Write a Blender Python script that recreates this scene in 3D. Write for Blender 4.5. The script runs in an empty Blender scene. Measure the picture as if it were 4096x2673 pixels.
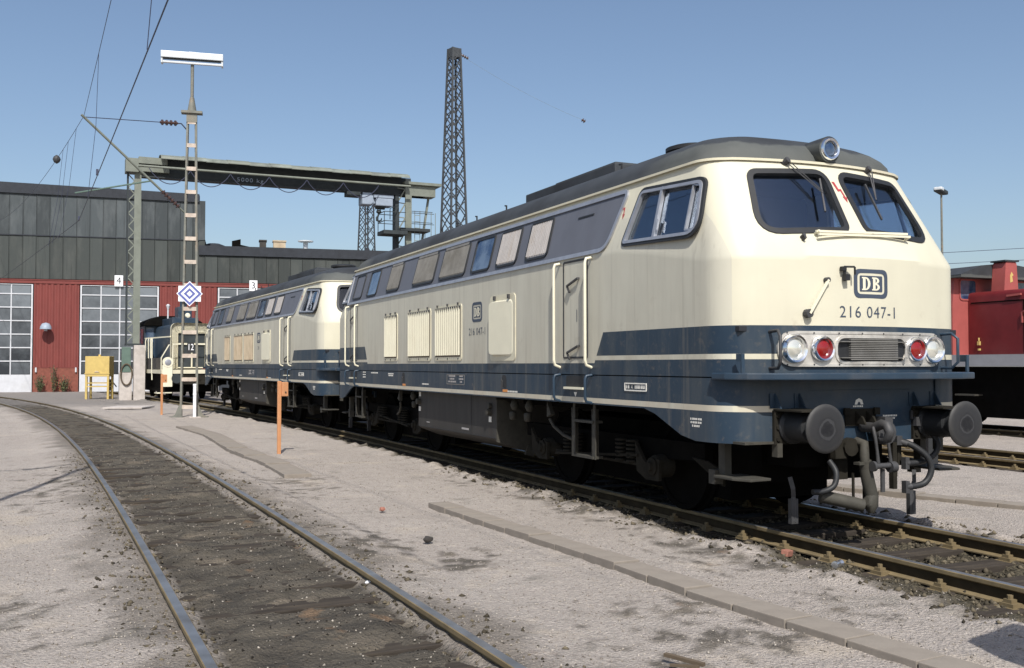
import bpy, bmesh, math, random
import numpy as np
from mathutils import Vector, Matrix, Euler
random.seed(7); rng = np.random.default_rng(7)
R = math.radians
scene = bpy.context.scene
col = scene.collection

# ------------------------------------------------------------------ camera, sky, sun, exposure
cd = bpy.data.cameras.new('camera'); cam = bpy.data.objects.new('camera', cd); col.objects.link(cam)
cam.location = (-7.189, -7.085, 1.634)
cam.rotation_euler = (R(90 + 1.764), 0, R(-24.125))
cd.lens = 35; cd.sensor_width = 36; cd.clip_start = .1; cd.clip_end = 3000
scene.camera = cam
SUN = Vector((.27, .84, -1.0)).normalized()          # the way the light travels
elev = math.asin(-SUN.z)
w = bpy.data.worlds.new('World'); scene.world = w; w.use_nodes = True
wn = w.node_tree; sky = wn.nodes.new('ShaderNodeTexSky'); sky.sky_type = 'NISHITA'; sky.sun_disc = False
sky.sun_elevation = elev; sky.sun_rotation = math.atan2(-SUN.x, -SUN.y)
sky.air_density = 1.0; sky.dust_density = 2.6; sky.ozone_density = 1.5; sky.altitude = 300
wn.links.new(sky.outputs[0], wn.nodes['Background'].inputs[0]); wn.nodes['Background'].inputs[1].default_value = .125
sl = bpy.data.lights.new('sun', 'SUN'); so = bpy.data.objects.new('sun', sl); col.objects.link(so)
sl.energy = 5.0; sl.angle = R(.55); sl.color = (1, .965, .90)
so.rotation_euler = SUN.to_track_quat('-Z', 'Y').to_euler(); so.location = (-20, -30, 40)
scene.view_settings.view_transform = 'Standard'; scene.view_settings.look = 'None'
scene.view_settings.exposure = .10; scene.view_settings.gamma = 1
scene.render.engine = 'CYCLES'

# ------------------------------------------------------------------ materials
class G:
    def __init__(s, name):
        s.m = bpy.data.materials.new(name); s.m.use_nodes = True; s.t = s.m.node_tree
        s.b = s.t.nodes['Principled BSDF']; s.out = s.t.nodes['Material Output']
        s.tc = None
    def n(s, typ, **kw):
        x = s.t.nodes.new('ShaderNode' + typ)
        for k, v in kw.items(): setattr(x, k, v)
        return x
    def set(s, sock, v):
        if isinstance(v, bpy.types.NodeSocket): s.t.links.new(v, sock)
        elif isinstance(v, (tuple, list)) and len(v) == 3 and sock.type == 'RGBA': sock.default_value = (*v, 1)
        else: sock.default_value = v
    def obj(s):
        if not s.tc: s.tc = s.n('TexCoord')
        return s.tc.outputs['Object']
    def pos(s):
        return s.n('NewGeometry').outputs['Position']
    def xyz(s, v):
        x = s.n('SeparateXYZ'); s.set(x.inputs[0], v); return x.outputs
    def scale(s, v, sc):
        x = s.n('Mapping'); s.set(x.inputs[0], v); x.inputs['Scale'].default_value = sc; return x.outputs[0]
    def noise(s, v, sc, det=4, rough=.55):
        x = s.n('TexNoise'); s.set(x.inputs['Vector'], v); x.inputs['Scale'].default_value = sc
        x.inputs['Detail'].default_value = det; x.inputs['Roughness'].default_value = rough; return x.outputs['Fac']
    def vor(s, v, sc, feat='F1', out='Distance'):
        x = s.n('TexVoronoi', feature=feat); s.set(x.inputs['Vector'], v); x.inputs['Scale'].default_value = sc; return x.outputs[out]
    def math(s, op, a, b=0.0, c=None, clamp=False):
        x = s.n('Math', operation=op); x.use_clamp = clamp
        s.set(x.inputs[0], a); s.set(x.inputs[1], b)
        if c is not None: s.set(x.inputs[2], c)
        return x.outputs[0]
    def rng(s, v, a, b, c=0.0, d=1.0):
        x = s.n('MapRange'); s.set(x.inputs[0], v)
        for i, q in enumerate((a, b, c, d)): x.inputs[i + 1].default_value = q
        return x.outputs[0]
    def mix(s, f, a, b, typ='MIX'):
        x = s.n('Mix', data_type='RGBA', blend_type=typ); s.set(x.inputs[0], f); s.set(x.inputs[6], a); s.set(x.inputs[7], b); return x.outputs[2]
    def between(s, v, a, b):
        return s.math('MULTIPLY', s.math('GREATER_THAN', v, a), s.math('LESS_THAN', v, b))
    def bump(s, h, st=.3, dist=.01):
        x = s.n('Bump'); s.set(x.inputs['Height'], h); x.inputs['Strength'].default_value = st; x.inputs['Distance'].default_value = dist
        s.t.links.new(x.outputs[0], s.b.inputs['Normal'])
    def fin(s, c, rough=.6, metal=0.0, spec=.5):
        s.set(s.b.inputs['Base Color'], c); s.set(s.b.inputs['Roughness'], rough); s.set(s.b.inputs['Metallic'], metal)
        s.b.inputs['Specular IOR Level'].default_value = spec
        return s.m

def M(name, c, rough=.6, metal=0, var=.18, sc=6, bump=0, spec=.4, dirt=None, dirt_amt=.5, stretch=(1, 1, 1)):
    g = G(name); v = g.scale(g.obj(), stretch)
    f = g.noise(v, sc, 6, .6)
    a = tuple(q * (1 - var) for q in c); b = tuple(min(1, q * (1 + var)) for q in c)
    k = g.mix(g.rng(f, .3, .7), a, b)
    if dirt:
        d = g.rng(g.noise(v, sc * .37, 6, .65), .5, .72)
        k = g.mix(g.math('MULTIPLY', d, dirt_amt), k, dirt)
    if bump: g.bump(g.noise(g.obj(), sc * 6, 5), bump, .01)
    return g.fin(k, rough, metal, spec)

def glass(name, tint=(.55, .62, .7), refl=.16, rough=.02):
    g = G(name); t = g.n('BsdfTransparent'); t.inputs[0].default_value = (*tint, 1)
    gl = g.n('BsdfGlossy'); gl.inputs['Roughness'].default_value = rough; gl.inputs[0].default_value = (.9, .95, 1, 1)
    lw = g.n('LayerWeight'); lw.inputs[0].default_value = .30
    f = g.math('ADD', g.math('MULTIPLY', lw.outputs['Fresnel'], .30), refl, clamp=True)
    mx = g.n('MixShader'); g.set(mx.inputs[0], f); g.t.links.new(t.outputs[0], mx.inputs[1]); g.t.links.new(gl.outputs[0], mx.inputs[2])
    g.t.links.new(mx.outputs[0], g.out.inputs[0]); return g.m

CREAM = (.80, .72, .51); BLUE = (.034, .066, .115)
def paint_mat(clean=False):
    g = G('loco_paint'); o = g.obj(); s = g.xyz(o); x, y, z = s[0], s[1], s[2]
    # ocean blue and beige paint scheme laid out by height and by distance to the nearer end
    e = g.math('MINIMUM', y, g.math('SUBTRACT', 16.0, y))
    cab = g.math('LESS_THAN', e, g.math('SUBTRACT', 4.16, g.math('MULTIPLY', z, .59)))
    low = g.math('LESS_THAN', z, 1.652)
    low_cab = g.math('LESS_THAN', z, 1.686)
    mid = g.between(z, 1.737, 2.008)
    blue_cab = g.math('MULTIPLY', cab, g.math('MAXIMUM', mid, low_cab))
    blue = g.math('MAXIMUM', low, blue_cab)
    stripe = g.between(z, 1.185, 1.243)
    blue = g.math('MULTIPLY', blue, g.math('SUBTRACT', 1.0, stripe))
    n1 = g.noise(o, 1.1, 5); n2 = g.noise(g.scale(o, (2.2, 2.2, .30)), 1.5, 5, .6); n3 = g.noise(o, 14, 5, .6)
    cr = g.mix(g.rng(n1, .35, .7), (.600, .572, .450), (.56, .532, .418))
    # rain streaks and brake dust on the flanks, more on the engine-room part
    flank = g.math('GREATER_THAN', g.math('ABSOLUTE', x), 1.42)
    st = g.math('MULTIPLY', g.rng(n2, .42, .75), g.math('ADD', .12, g.math('MULTIPLY', flank, .34)))
    cr = g.mix(g.math('MULTIPLY', flank, .5), cr, (.46, .445, .39)); cr = g.mix(st, cr, (.375, .35, .29))
    lowd = g.math('MULTIPLY', g.rng(z, 2.3, 1.6), g.rng(n2, .35, .65))
    cr = g.mix(g.math('MULTIPLY', lowd, .3), cr, (.36, .30, .22))
    bl = g.mix(g.rng(n1, .3, .7), (.016, .031, .052), (.023, .042, .066))
    bl = g.mix(g.math('MULTIPLY', g.rng(n2, .45, .75), .45), bl, (.10, .105, .10))
    bl = g.mix(g.math('MULTIPLY', g.rng(n3, .56, .7), .18), bl, (.16, .14, .11))
    c = g.mix(blue, cr, bl)
    n5 = g.noise(g.scale(o, (9, 9, .28)), 1.3, 4, .6); c = g.mix(g.math('MULTIPLY', g.math('MULTIPLY', g.rng(n5, .56, .72), flank), .32), c, (.20, .175, .14))
    c = g.mix(g.math('MULTIPLY', g.math('MULTIPLY', g.rng(g.noise(o, 5.5, 6, .7), .60, .72), g.rng(z, 2.9, 1.5)), .30), c, (.26, .20, .14))
    # the bottom stripe is greyed with road dirt
    c = g.mix(g.math('MULTIPLY', stripe, g.rng(n2, .35, .75)), c, (.52, .46, .36))
    g.bump(g.math('ADD', g.noise(o, 2.2, 2), g.math('MULTIPLY', g.noise(g.scale(o, (1, 1, .5)), 7, 2), .25)), .16, .03)
    return g.fin(c, g.rng(n1, .3, .7, .38, .54), 0, .32)
m_paint = paint_mat()
m_cream = M('cream_paint', (.61, .57, .43), .42, var=.06, sc=5, dirt=(.5, .42, .3), dirt_amt=.35)
m_creamclean = M('clean_cream_paint', (.70, .665, .52), .45, var=.04, sc=4, dirt=(.6, .52, .38), dirt_amt=.25)
m_tan = M('tan_paint', (.44, .36, .255), .6, var=.15, sc=4, dirt=(.3, .2, .12), dirt_amt=.4)
m_blue = M('blue_paint', (.022, .041, .066), .4, var=.12, sc=4, dirt=(.12, .11, .10), dirt_amt=.4)
g = G('roof_grey'); o_ = g.obj(); xs_ = g.xyz(o_); e_ = g.math('MINIMUM', xs_[1], g.math('SUBTRACT', 16.0, xs_[1]))
rn = g.noise(o_, 2.0, 6, .6); soot = g.rng(g.math('ADD', xs_[2], g.math('MULTIPLY', g.noise(o_, 2.6, 5, .6), .16)), 3.995, 4.025)
rc = g.mix(g.rng(rn, .3, .7), (.032, .036, .042), (.048, .053, .060)); rc = g.mix(g.math('MULTIPLY', g.rng(g.noise(o_, .8, 6, .65), .48, .66), .8), rc, (.026, .027, .029))
fr_ = g.mix(soot, g.mix(g.rng(rn, .3, .7), (.070, .075, .072), (.092, .097, .093)), rc)
g.bump(g.noise(o_, 12, 4), .08, .01)
m_roof = g.fin(g.mix(g.rng(e_, 2.6, 1.9), rc, fr_), .72, 0, .3)
m_band = M('band_grey', (.105, .112, .135), .6, var=.1, sc=2, dirt=(.06, .06, .07), dirt_amt=.35, stretch=(1, 1, .4))
m_alu = M('aluminium', (.38, .39, .42), .42, .6, var=.12, sc=9)
m_panel = M('lamp_panel_metal', (.60, .57, .52), .42, .55, var=.2, sc=7, dirt=(.22, .19, .16), dirt_amt=.6)
m_chrome = M('chrome', (.82, .84, .88), .16, 1, var=.06, sc=8)
m_rubber = M('rubber', (.018, .019, .021), .55, var=.2, sc=9)
g = G('buffer_grease'); o_ = g.xyz(g.obj()); rx = g.math('SUBTRACT', g.math('ABSOLUTE', o_[0]), .875); rz_ = g.math('SUBTRACT', o_[2], 1.05)
rr = g.math('SQRT', g.math('ADD', g.math('MULTIPLY', rx, rx), g.math('MULTIPLY', rz_, rz_))); rr = g.math('ADD', rr, g.math('MULTIPLY', g.math('SUBTRACT', g.noise(g.obj(), 7, 5), .5), .09))
bc = g.mix(g.rng(rr, .05, .13), (.010, .010, .012), (.026, .026, .028)); bc = g.mix(g.rng(rr, .17, .22), bc, (.042, .041, .040)); bc = g.mix(g.between(rr, .075, .095), bc, (.040, .040, .043))
m_buffer = g.fin(g.mix(g.rng(g.noise(g.obj(), 22, 5), .5, .72, 0, .6), bc, (.028, .028, .028)), .6, .15, .4)
m_black = M('under_black', (.0050, .0046, .0042), .9, var=.3, sc=5, spec=.06)
m_dirt = M('brake_dust', (.022, .020, .016), .95, var=.3, sc=5, dirt=(.012, .011, .009), dirt_amt=.9, bump=.2, spec=.1)
m_tank = M('tank_grime', (.038, .035, .032), .7, var=.25, sc=2.2, dirt=(.030, .022, .018), dirt_amt=.9, stretch=(1, 2.5, .5))
m_steel = M('worn_steel', (.055, .055, .058), .6, .2, var=.3, sc=9, dirt=(.05, .045, .04), dirt_amt=.7)
m_greydust = M('dusty_hose', (.046, .043, .035), .75, var=.25, sc=9, dirt=(.05, .046, .038), dirt_amt=.6)
m_louvre = M('pale_louvre', (.37, .352, .345), .6, var=.12, sc=5, stretch=(1, 6, .4), dirt=(.3, .25, .2), dirt_amt=.5)
m_louvred = M('dark_louvre', (.17, .165, .155), .7, var=.15, sc=5, dirt=(.08, .075, .06), dirt_amt=.6)
m_white = M('white_print', (.72, .70, .64), .6, var=.05)
m_print = M('grey_blue_print', (.050, .065, .095), .5, var=.05)
m_red = M('red_flash', (.34, .045, .05), .5, var=.1)
m_grback = M('grille_shadow_brown', (.10, .075, .05), .8)
m_orange_p = M('orange_mark', (.62, .25, .07), .6, var=.1)
m_cabglass = glass('cab_glass', (.80, .84, .90), .035)
m_wind = glass('windscreen_glass', (.78, .82, .88), .03)
g = G('engine_glass'); m_engglass = g.fin(g.mix(g.rng(g.noise(g.obj(), 2.3, 4), .4, .62), (.012, .03, .08), (.10, .14, .20)), .05, 0, .9)
m_inside = M('cab_interior', (.016, .018, .024), .8, var=.3, sc=3)
m_inside2 = M('cab_wall', (.075, .095, .09), .7, var=.1, sc=3)
g = G('lamp_glass'); m_lens = g.fin((.75, .74, .66), .12, .55, .8)
g = G('red_lens'); m_redlens = g.fin((.22, .008, .007), .12, 0, .8)
g = G('gravel_stone'); m_gravel = g.fin(g.mix(g.n('NewGeometry').outputs['Random Per Island'], (.17, .15, .13), (.40, .36, .315)), .92, 0, .15)
g = G('ballast_stone'); m_ballast = g.fin(g.mix(g.n('NewGeometry').outputs['Random Per Island'], (.028, .024, .018), (.145, .122, .085)), .92, 0, .15)
g = G('bed_stone'); m_bedstone = g.fin(g.mix(g.rng(g.n('NewGeometry').outputs['Random Per Island'], .45, 1), (.02, .017, .014), (.40, .36, .31)), .92, 0, .15)
m_railtop = M('rail_head', (.22, .23, .245), .38, .6, var=.25, sc=5, dirt=(.12, .095, .065), dirt_amt=.6)
m_webshade = M('rail_web_shade', (.045, .034, .020), .95, var=.3, sc=5, spec=.1)  # oily web, darkened further to hold the shade under the rail head
m_rail = M('rail_rust', (.165, .125, .066), .85, var=.25, sc=5, dirt=(.07, .055, .035), dirt_amt=.5)
m_sleeper = M('tarred_sleeper', (.042, .035, .029), .9, var=.4, sc=3, stretch=(1, 8, 8), bump=.5, dirt=(.10, .08, .058), dirt_amt=.7, spec=.15)
m_slab = M('concrete_slab', (.225, .196, .166), .9, var=.13, sc=5, dirt=(.2, .18, .155), dirt_amt=.5, bump=.25)
m_conc = M('pale_concrete', (.46, .42, .39), .9, var=.14, sc=4, dirt=(.26, .23, .2), dirt_amt=.6, bump=.2)
g = G('clad_panel'); oi = g.n('ObjectInfo').outputs['Random']; v_ = g.scale(g.pos(), (1, 1, .3)); k_ = g.mix(oi, tuple(q * .72 for q in (.050, .057, .055)), tuple(q * 1.25 for q in (.050, .057, .055))); k_ = g.mix(g.rng(g.noise(v_, 1.3, 6, .65), .48, .72, 0, .6), k_, (.090, .095, .088)); k_ = g.mix(g.rng(g.noise(g.scale(g.pos(), (5, 5, .25)), 1.5, 4), .58, .75, 0, .5), k_, (.022, .024, .023)); m_clad = g.fin(k_, .8, 0, .3)
g = G('cladtop_panel'); oi = g.n('ObjectInfo').outputs['Random']; v_ = g.scale(g.pos(), (1, 1, .3)); k_ = g.mix(oi, tuple(q * .72 for q in (.058, .068, .073)), tuple(q * 1.25 for q in (.058, .068, .073))); k_ = g.mix(g.rng(g.noise(v_, 1.3, 6, .65), .48, .72, 0, .6), k_, (.125, .138, .143)); k_ = g.mix(g.rng(g.noise(g.scale(g.pos(), (5, 5, .25)), 1.5, 4), .58, .75, 0, .5), k_, (.022, .024, .023)); m_cladtop = g.fin(k_, .8, 0, .3)
m_fascia = M('dark_fascia', (.026, .030, .038), .8, var=.2, sc=3)
m_corr = M('red_corrugated', (.165, .036, .030), .6, var=.12, sc=2, dirt=(.18, .05, .04), dirt_amt=.4, stretch=(1, 1, .3))
m_brickred = M('red_plinth', (.195, .064, .045), .85, var=.2, sc=6, bump=.2)
m_dframe = M('door_white', (.52, .53, .56), .5, var=.08, sc=3, dirt=(.4, .4, .4), dirt_amt=.4)
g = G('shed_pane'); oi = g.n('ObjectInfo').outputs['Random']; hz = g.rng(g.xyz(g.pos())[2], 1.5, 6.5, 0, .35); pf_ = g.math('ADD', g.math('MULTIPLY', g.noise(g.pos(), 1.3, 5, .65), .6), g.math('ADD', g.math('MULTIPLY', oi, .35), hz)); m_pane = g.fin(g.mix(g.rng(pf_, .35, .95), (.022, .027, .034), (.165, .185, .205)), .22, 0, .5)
m_crane = M('crane_green_grey', (.165, .18, .152), .6, var=.12, sc=3, dirt=(.12, .13, .1), dirt_amt=.55)
m_cranedk = M('crane_dark_steel', (.026, .033, .036), .7, var=.25, sc=3)
m_tin = M('weathered_tin', (.17, .19, .165), .7, var=.35, sc=1.6, dirt=(.06, .06, .06), dirt_amt=.7)
m_mast = M('galvanised_mast', (.17, .172, .15), .7, .2, var=.2, sc=4, dirt=(.30, .21, .14), dirt_amt=.5)
m_lattice = M('lattice_steel', (.060, .066, .072), .7, .2, var=.2, sc=3)
m_lampw = M('lamp_housing', (.55, .58, .60), .35, var=.06, sc=4)
m_signb = M('sign_blue', (.10, .12, .33), .5, var=.06); m_signw = M('sign_white', (.78, .79, .82), .5, var=.04)
m_orange = M('orange_paint', (.54, .26, .125), .55, var=.08, sc=5, dirt=(.4, .16, .08), dirt_amt=.5)
m_yellow = M('yellow_paint', (.52, .385, .13), .55, var=.1, sc=4, dirt=(.4, .27, .1), dirt_amt=.5)
m_hoist = M('hoist_grey_blue', (.26, .31, .38), .5, var=.1, sc=4)
m_lred = M('loco_red_shaded', (.128, .012, .014), .45, var=.14, sc=2.5, dirt=(.16, .03, .03), dirt_amt=.55)  # the red darkened for sides that the sun only grazes
m_lredlit = M('loco_red_lit', (.32, .078, .070), .55, var=.1, sc=2.5, dirt=(.35, .06, .05), dirt_amt=.4)  # the same red lightened for faces turned to the sun
m_lgrey = M('frame_grey', (.27, .27, .29), .6, var=.1, sc=3)
m_wire = M('wire', (.05, .055, .09), .5, .3, var=.1)
m_ins = M('insulator_brown', (.07, .04, .035), .35, var=.15)
m_green = M('green_tube', (.10, .15, .125), .5, var=.1)
g = G('plant_leaf'); m_leaf = g.fin(g.mix(g.rng(g.noise(g.pos(), 6, 3), .35, .65), (.045, .075, .03), (.10, .12, .045)), .7)
m_flower = M('rust_leaf', (.24, .10, .035), .7, var=.3)
m_stem = M('plant_stem', (.10, .075, .05), .8)
m_brick = M('broken_brick', (.30, .13, .095), .9, var=.15, sc=8, bump=.3)
m_can = M('crushed_tin', (.70, .71, .74), .25, .9, var=.1)

# ------------------------------------------------------------------ mesh helpers
def tag(o, label=None, cat=None, group=None, kind=None):
    for k, v in (('label', label), ('category', cat), ('group', group), ('kind', kind)):
        if v: o[k] = v
    return o
def thing(name, loc=(0, 0, 0), rz=0, label=None, cat=None, group=None, kind=None):
    o = bpy.data.objects.new(name, None); col.objects.link(o); o.location = loc; o.rotation_euler = (0, 0, rz)
    o.empty_display_size = .2
    return tag(o, label, cat, group, kind)
def link(name, me, parent=None):
    o = bpy.data.objects.new(name, me); col.objects.link(o)
    if parent: o.parent = parent
    return o
class MB:
    def __init__(s): s.v = []; s.f = []; s.mi = []
    def add(s, vs, fs, mi=0):
        k = len(s.v); s.v += [tuple(p) for p in vs]; s.f += [tuple(k + i for i in f) for f in fs]; s.mi += [mi] * len(fs); return s
    def box(s, c, d, rot=None, mi=0, taper=1.0):
        x, y, z = (q / 2 for q in d); t = taper
        vs = [(-x, -y, -z), (x, -y, -z), (x, y, -z), (-x, y, -z), (-x * t, -y * t, z), (x * t, -y * t, z), (x * t, y * t, z), (-x * t, y * t, z)]
        if rot is not None:
            m = rot if isinstance(rot, Matrix) else Euler(rot).to_matrix(); vs = [m @ Vector(q) for q in vs]
        vs = [(q[0] + c[0], q[1] + c[1], q[2] + c[2]) for q in vs]
        return s.add(vs, [(3, 2, 1, 0), (4, 5, 6, 7), (0, 1, 5, 4), (1, 2, 6, 5), (2, 3, 7, 6), (3, 0, 4, 7)], mi)
    def bb(s, a, b, mi=0):
        return s.box([(p + q) / 2 for p, q in zip(a, b)], [abs(q - p) for p, q in zip(a, b)], mi=mi)
    def bar(s, a, b, wd, ht=None, mi=0, up=(0, 0, 1)):
        a, b = Vector(a), Vector(b); d = b - a; L = d.length; y = d.normalized(); u = Vector(up)
        if abs(y.dot(u)) > .97: u = Vector((0, 1, 0)) if abs(y.y) < .9 else Vector((1, 0, 0))
        x = y.cross(u).normalized(); z = x.cross(y)
        return s.box((a + b) / 2, (wd, L, ht or wd), Matrix((x, y, z)).transposed(), mi)
    def tube(s, pts, r, n=8, mi=0, cap=True):
        pts = [Vector(p) for p in pts]; rings = []; rs = r if isinstance(r, (list, tuple)) else [r] * len(pts)
        u = None; k0 = len(s.v)
        for i, p in enumerate(pts):
            d = (pts[min(i + 1, len(pts) - 1)] - pts[max(i - 1, 0)]).normalized()
            if u is None: u = Vector((0, 0, 1)) if abs(d.z) < .9 else Vector((1, 0, 0))
            u = (u - d * u.dot(d)).normalized(); v = d.cross(u)
            rings.append([p + (u * math.cos(2 * math.pi * j / n) + v * math.sin(2 * math.pi * j / n)) * rs[i] for j in range(n)])
        vs = [q for rg in rings for q in rg]; fs = []
        for i in range(len(pts) - 1):
            for j in range(n): fs.append((i * n + j, i * n + (j + 1) % n, (i + 1) * n + (j + 1) % n, (i + 1) * n + j))
        if cap: fs += [tuple(range(n))[::-1], tuple(range((len(pts) - 1) * n, len(pts) * n))]
        return s.add(vs, fs, mi)
    def cyl(s, a, b, r, n=16, mi=0, r2=None): return s.tube([a, b], [r, r if r2 is None else r2], n, mi)
    def lathe(s, prof, n=24, axis='z', c=(0, 0, 0), mi=0):
        vs = []; fs = []
        for r, h in prof:
            for j in range(n):
                a = 2 * math.pi * j / n; p, q = r * math.cos(a), r * math.sin(a)
                vs.append({'z': (p, q, h), 'y': (p, h, q), 'x': (h, p, q)}[axis])
        vs = [(q[0] + c[0], q[1] + c[1], q[2] + c[2]) for q in vs]
        for i in range(len(prof) - 1):
            for j in range(n): fs.append((i * n + j, i * n + (j + 1) % n, (i + 1) * n + (j + 1) % n, (i + 1) * n + j))
        fs += [tuple(range(n))[::-1], tuple(range((len(prof) - 1) * n, len(prof) * n))]
        return s.add(vs, fs, mi)
    def plate(s, poly, mp, t0, t1, mi=0):
        """a flat piece: outline poly (2-D) put on a surface by mp(u, v, off), from off t0 to t1"""
        n = len(poly); vs = [mp(u, v, t0) for u, v in poly] + [mp(u, v, t1) for u, v in poly]
        return s.add(vs, [tuple(range(n))[::-1], tuple(range(n, 2 * n))] + [(i, (i + 1) % n, n + (i + 1) % n, n + i) for i in range(n)], mi)
    def ring(s, a, b, mp, t0, t1, mi=0):
        n = len(a); vs = [mp(u, v, t0) for u, v in a] + [mp(u, v, t1) for u, v in a] + [mp(u, v, t1) for u, v in b] + [mp(u, v, t0) for u, v in b]
        fs = []
        for i in range(n):
            j = (i + 1) % n
            fs += [(i, j, n + j, n + i), (n + i, n + j, 2 * n + j, 2 * n + i), (2 * n + i, 2 * n + j, 3 * n + j, 3 * n + i)]
        return s.add(vs, fs, mi)
    def build(s, name, mats, parent=None, smooth=None, bevel=0):
        me = bpy.data.meshes.new(name); me.from_pydata(s.v, [], s.f)
        for m in (mats if isinstance(mats, (list, tuple)) else [mats]): me.materials.append(m)
        if any(s.mi): me.polygons.foreach_set('material_index', s.mi)
        bm = bmesh.new(); bm.from_mesh(me)
        bmesh.ops.recalc_face_normals(bm, faces=bm.faces)
        if bevel:
            ed = [e for e in bm.edges if len(e.link_faces) == 2 and e.calc_face_angle(0) > .5]
            bmesh.ops.bevel(bm, geom=ed, offset=bevel, segments=2, affect='EDGES', profile=.6, clamp_overlap=True)
        if smooth:
            for f in bm.faces: f.smooth = True
            for e in bm.edges:
                if len(e.link_faces) != 2 or e.calc_face_angle(0) > R(smooth): e.smooth = False
        bm.to_mesh(me); bm.free()
        return link(name, me, parent)
def rpoly(cs, rs, n=5):
    """polygon with rounded corners"""
    out = []; k = len(cs)
    if not isinstance(rs, (list, tuple)): rs = [rs] * k
    for i in range(k):
        p = Vector(cs[i]); a = (Vector(cs[i - 1]) - p); b = (Vector(cs[(i + 1) % k]) - p); an, bn = a.normalized(), b.normalized()
        ang = an.angle(bn); d = min(rs[i] / math.tan(ang / 2), a.length * .49, b.length * .49)
        p0, p2 = p + an * d, p + bn * d
        for j in range(n + 1):
            t = j / n; out.append(tuple(p0 * (1 - t) ** 2 + p * 2 * t * (1 - t) + p2 * t * t))
    return out
def dens(poly, st):
    out = []
    for i, p in enumerate(poly):
        q = poly[(i + 1) % len(poly)]; k = max(1, int(math.hypot(q[0] - p[0], q[1] - p[1]) / st))
        out += [(p[0] + (q[0] - p[0]) * j / k, p[1] + (q[1] - p[1]) * j / k) for j in range(k)]
    return out
def bent(m, poly, mp, t0, t1, nx=18, mi=0):
    """a convex flat piece that follows a bowed surface: cut into columns"""
    us = [p[0] for p in poly]; a, b = min(us), max(us); vs = []; fs = []; n = len(poly)
    for i in range(nx + 1):
        u = a + (b - a) * (.001 + .998 * i / nx); zs = []
        for j in range(n):
            p, q = poly[j], poly[(j + 1) % n]
            if (p[0] - u) * (q[0] - u) <= 0 and p[0] != q[0]: zs.append(p[1] + (q[1] - p[1]) * (u - p[0]) / (q[0] - p[0]))
        lo, hi = min(zs), max(zs); vs += [mp(u, lo, t0), mp(u, hi, t0), mp(u, hi, t1), mp(u, lo, t1)]
        if i: fs += [((i - 1) * 4 + k, (i - 1) * 4 + (k + 1) % 4, i * 4 + (k + 1) % 4, i * 4 + k) for k in range(4)]
    fs += [(0, 1, 2, 3), tuple(nx * 4 + k for k in (3, 2, 1, 0))]
    m.add(vs, fs, mi); return m
def inset(poly, d):
    n = len(poly); A = sum(poly[i][0] * poly[(i + 1) % n][1] - poly[(i + 1) % n][0] * poly[i][1] for i in range(n)); sg = 1 if A > 0 else -1
    out = []
    for i in range(n):
        t = (Vector(poly[(i + 1) % n]) - Vector(poly[i - 1])).normalized(); nn = Vector((-t.y, t.x)) * sg
        out.append(tuple(Vector(poly[i]) + nn * d))
    return out
def rrect(x0, z0, x1, z1, r, n=5): return rpoly([(x0, z0), (x1, z0), (x1, z1), (x0, z1)], r, n)
def text_mesh(body, size, mp, xs=1.0, spacing=1.0):
    """flat lettering: outline from the built-in font, put on a surface by mp(u, v, off)"""
    cu = bpy.data.curves.new('letters', 'FONT'); cu.body = body; cu.size = size; cu.align_x = 'CENTER'; cu.align_y = 'CENTER'
    cu.space_character = spacing; cu.resolution_u = 3
    o = bpy.data.objects.new('letters', cu); col.objects.link(o)
    dg = bpy.context.evaluated_depsgraph_get(); me = bpy.data.meshes.new_from_object(o.evaluated_get(dg))
    bpy.data.objects.remove(o); bpy.data.curves.remove(cu)
    for v in me.vertices: v.co = Vector(mp(v.co.x * xs, v.co.y, .003))
    return me
def letters(name, body, size, mp, mat, parent, xs=1.0, spacing=1.0):
    me = text_mesh(body, size, mp, xs, spacing); me.materials.clear(); me.materials.append(mat); me.name = name
    return link(name, me, parent)
def shatter(o):
    """every loose piece of a part becomes a part of its own"""
    bm = bmesh.new(); bm.from_mesh(o.data); bm.verts.ensure_lookup_table(); seen = set(); isl = []
    for v in bm.verts:
        if v.index in seen: continue
        st = [v]; comp = []
        seen.add(v.index)
        while st:
            q = st.pop(); comp.append(q.index)
            for e in q.link_edges:
                w_ = e.other_vert(q)
                if w_.index not in seen: seen.add(w_.index); st.append(w_)
        isl.append(set(comp))
    nm = o.name.split('.')[0]; out = [o]; src = o.data; keep = []
    if len(isl) > 1:
        for k, comp in enumerate(isl):
            b2 = bmesh.new(); b2.from_mesh(src); b2.verts.ensure_lookup_table()
            bmesh.ops.delete(b2, geom=[v for v in b2.verts if v.index not in comp], context='VERTS')
            me = bpy.data.meshes.new(nm); b2.to_mesh(me); b2.free()
            for m in src.materials: me.materials.append(m)
            keep.append(me)
        o.data = keep[0]
        for me in keep[1:]:
            c = o.copy(); c.data = me; col.objects.link(c); out.append(c)
    bm.free(); return out
def copy_tree(o, parent=None, skip=()):
    c = o.copy(); col.objects.link(c); c.parent = parent
    for ch in list(o.children):
        if ch.name.split('.')[0] not in skip: copy_tree(ch, c, skip)
    return c

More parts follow.
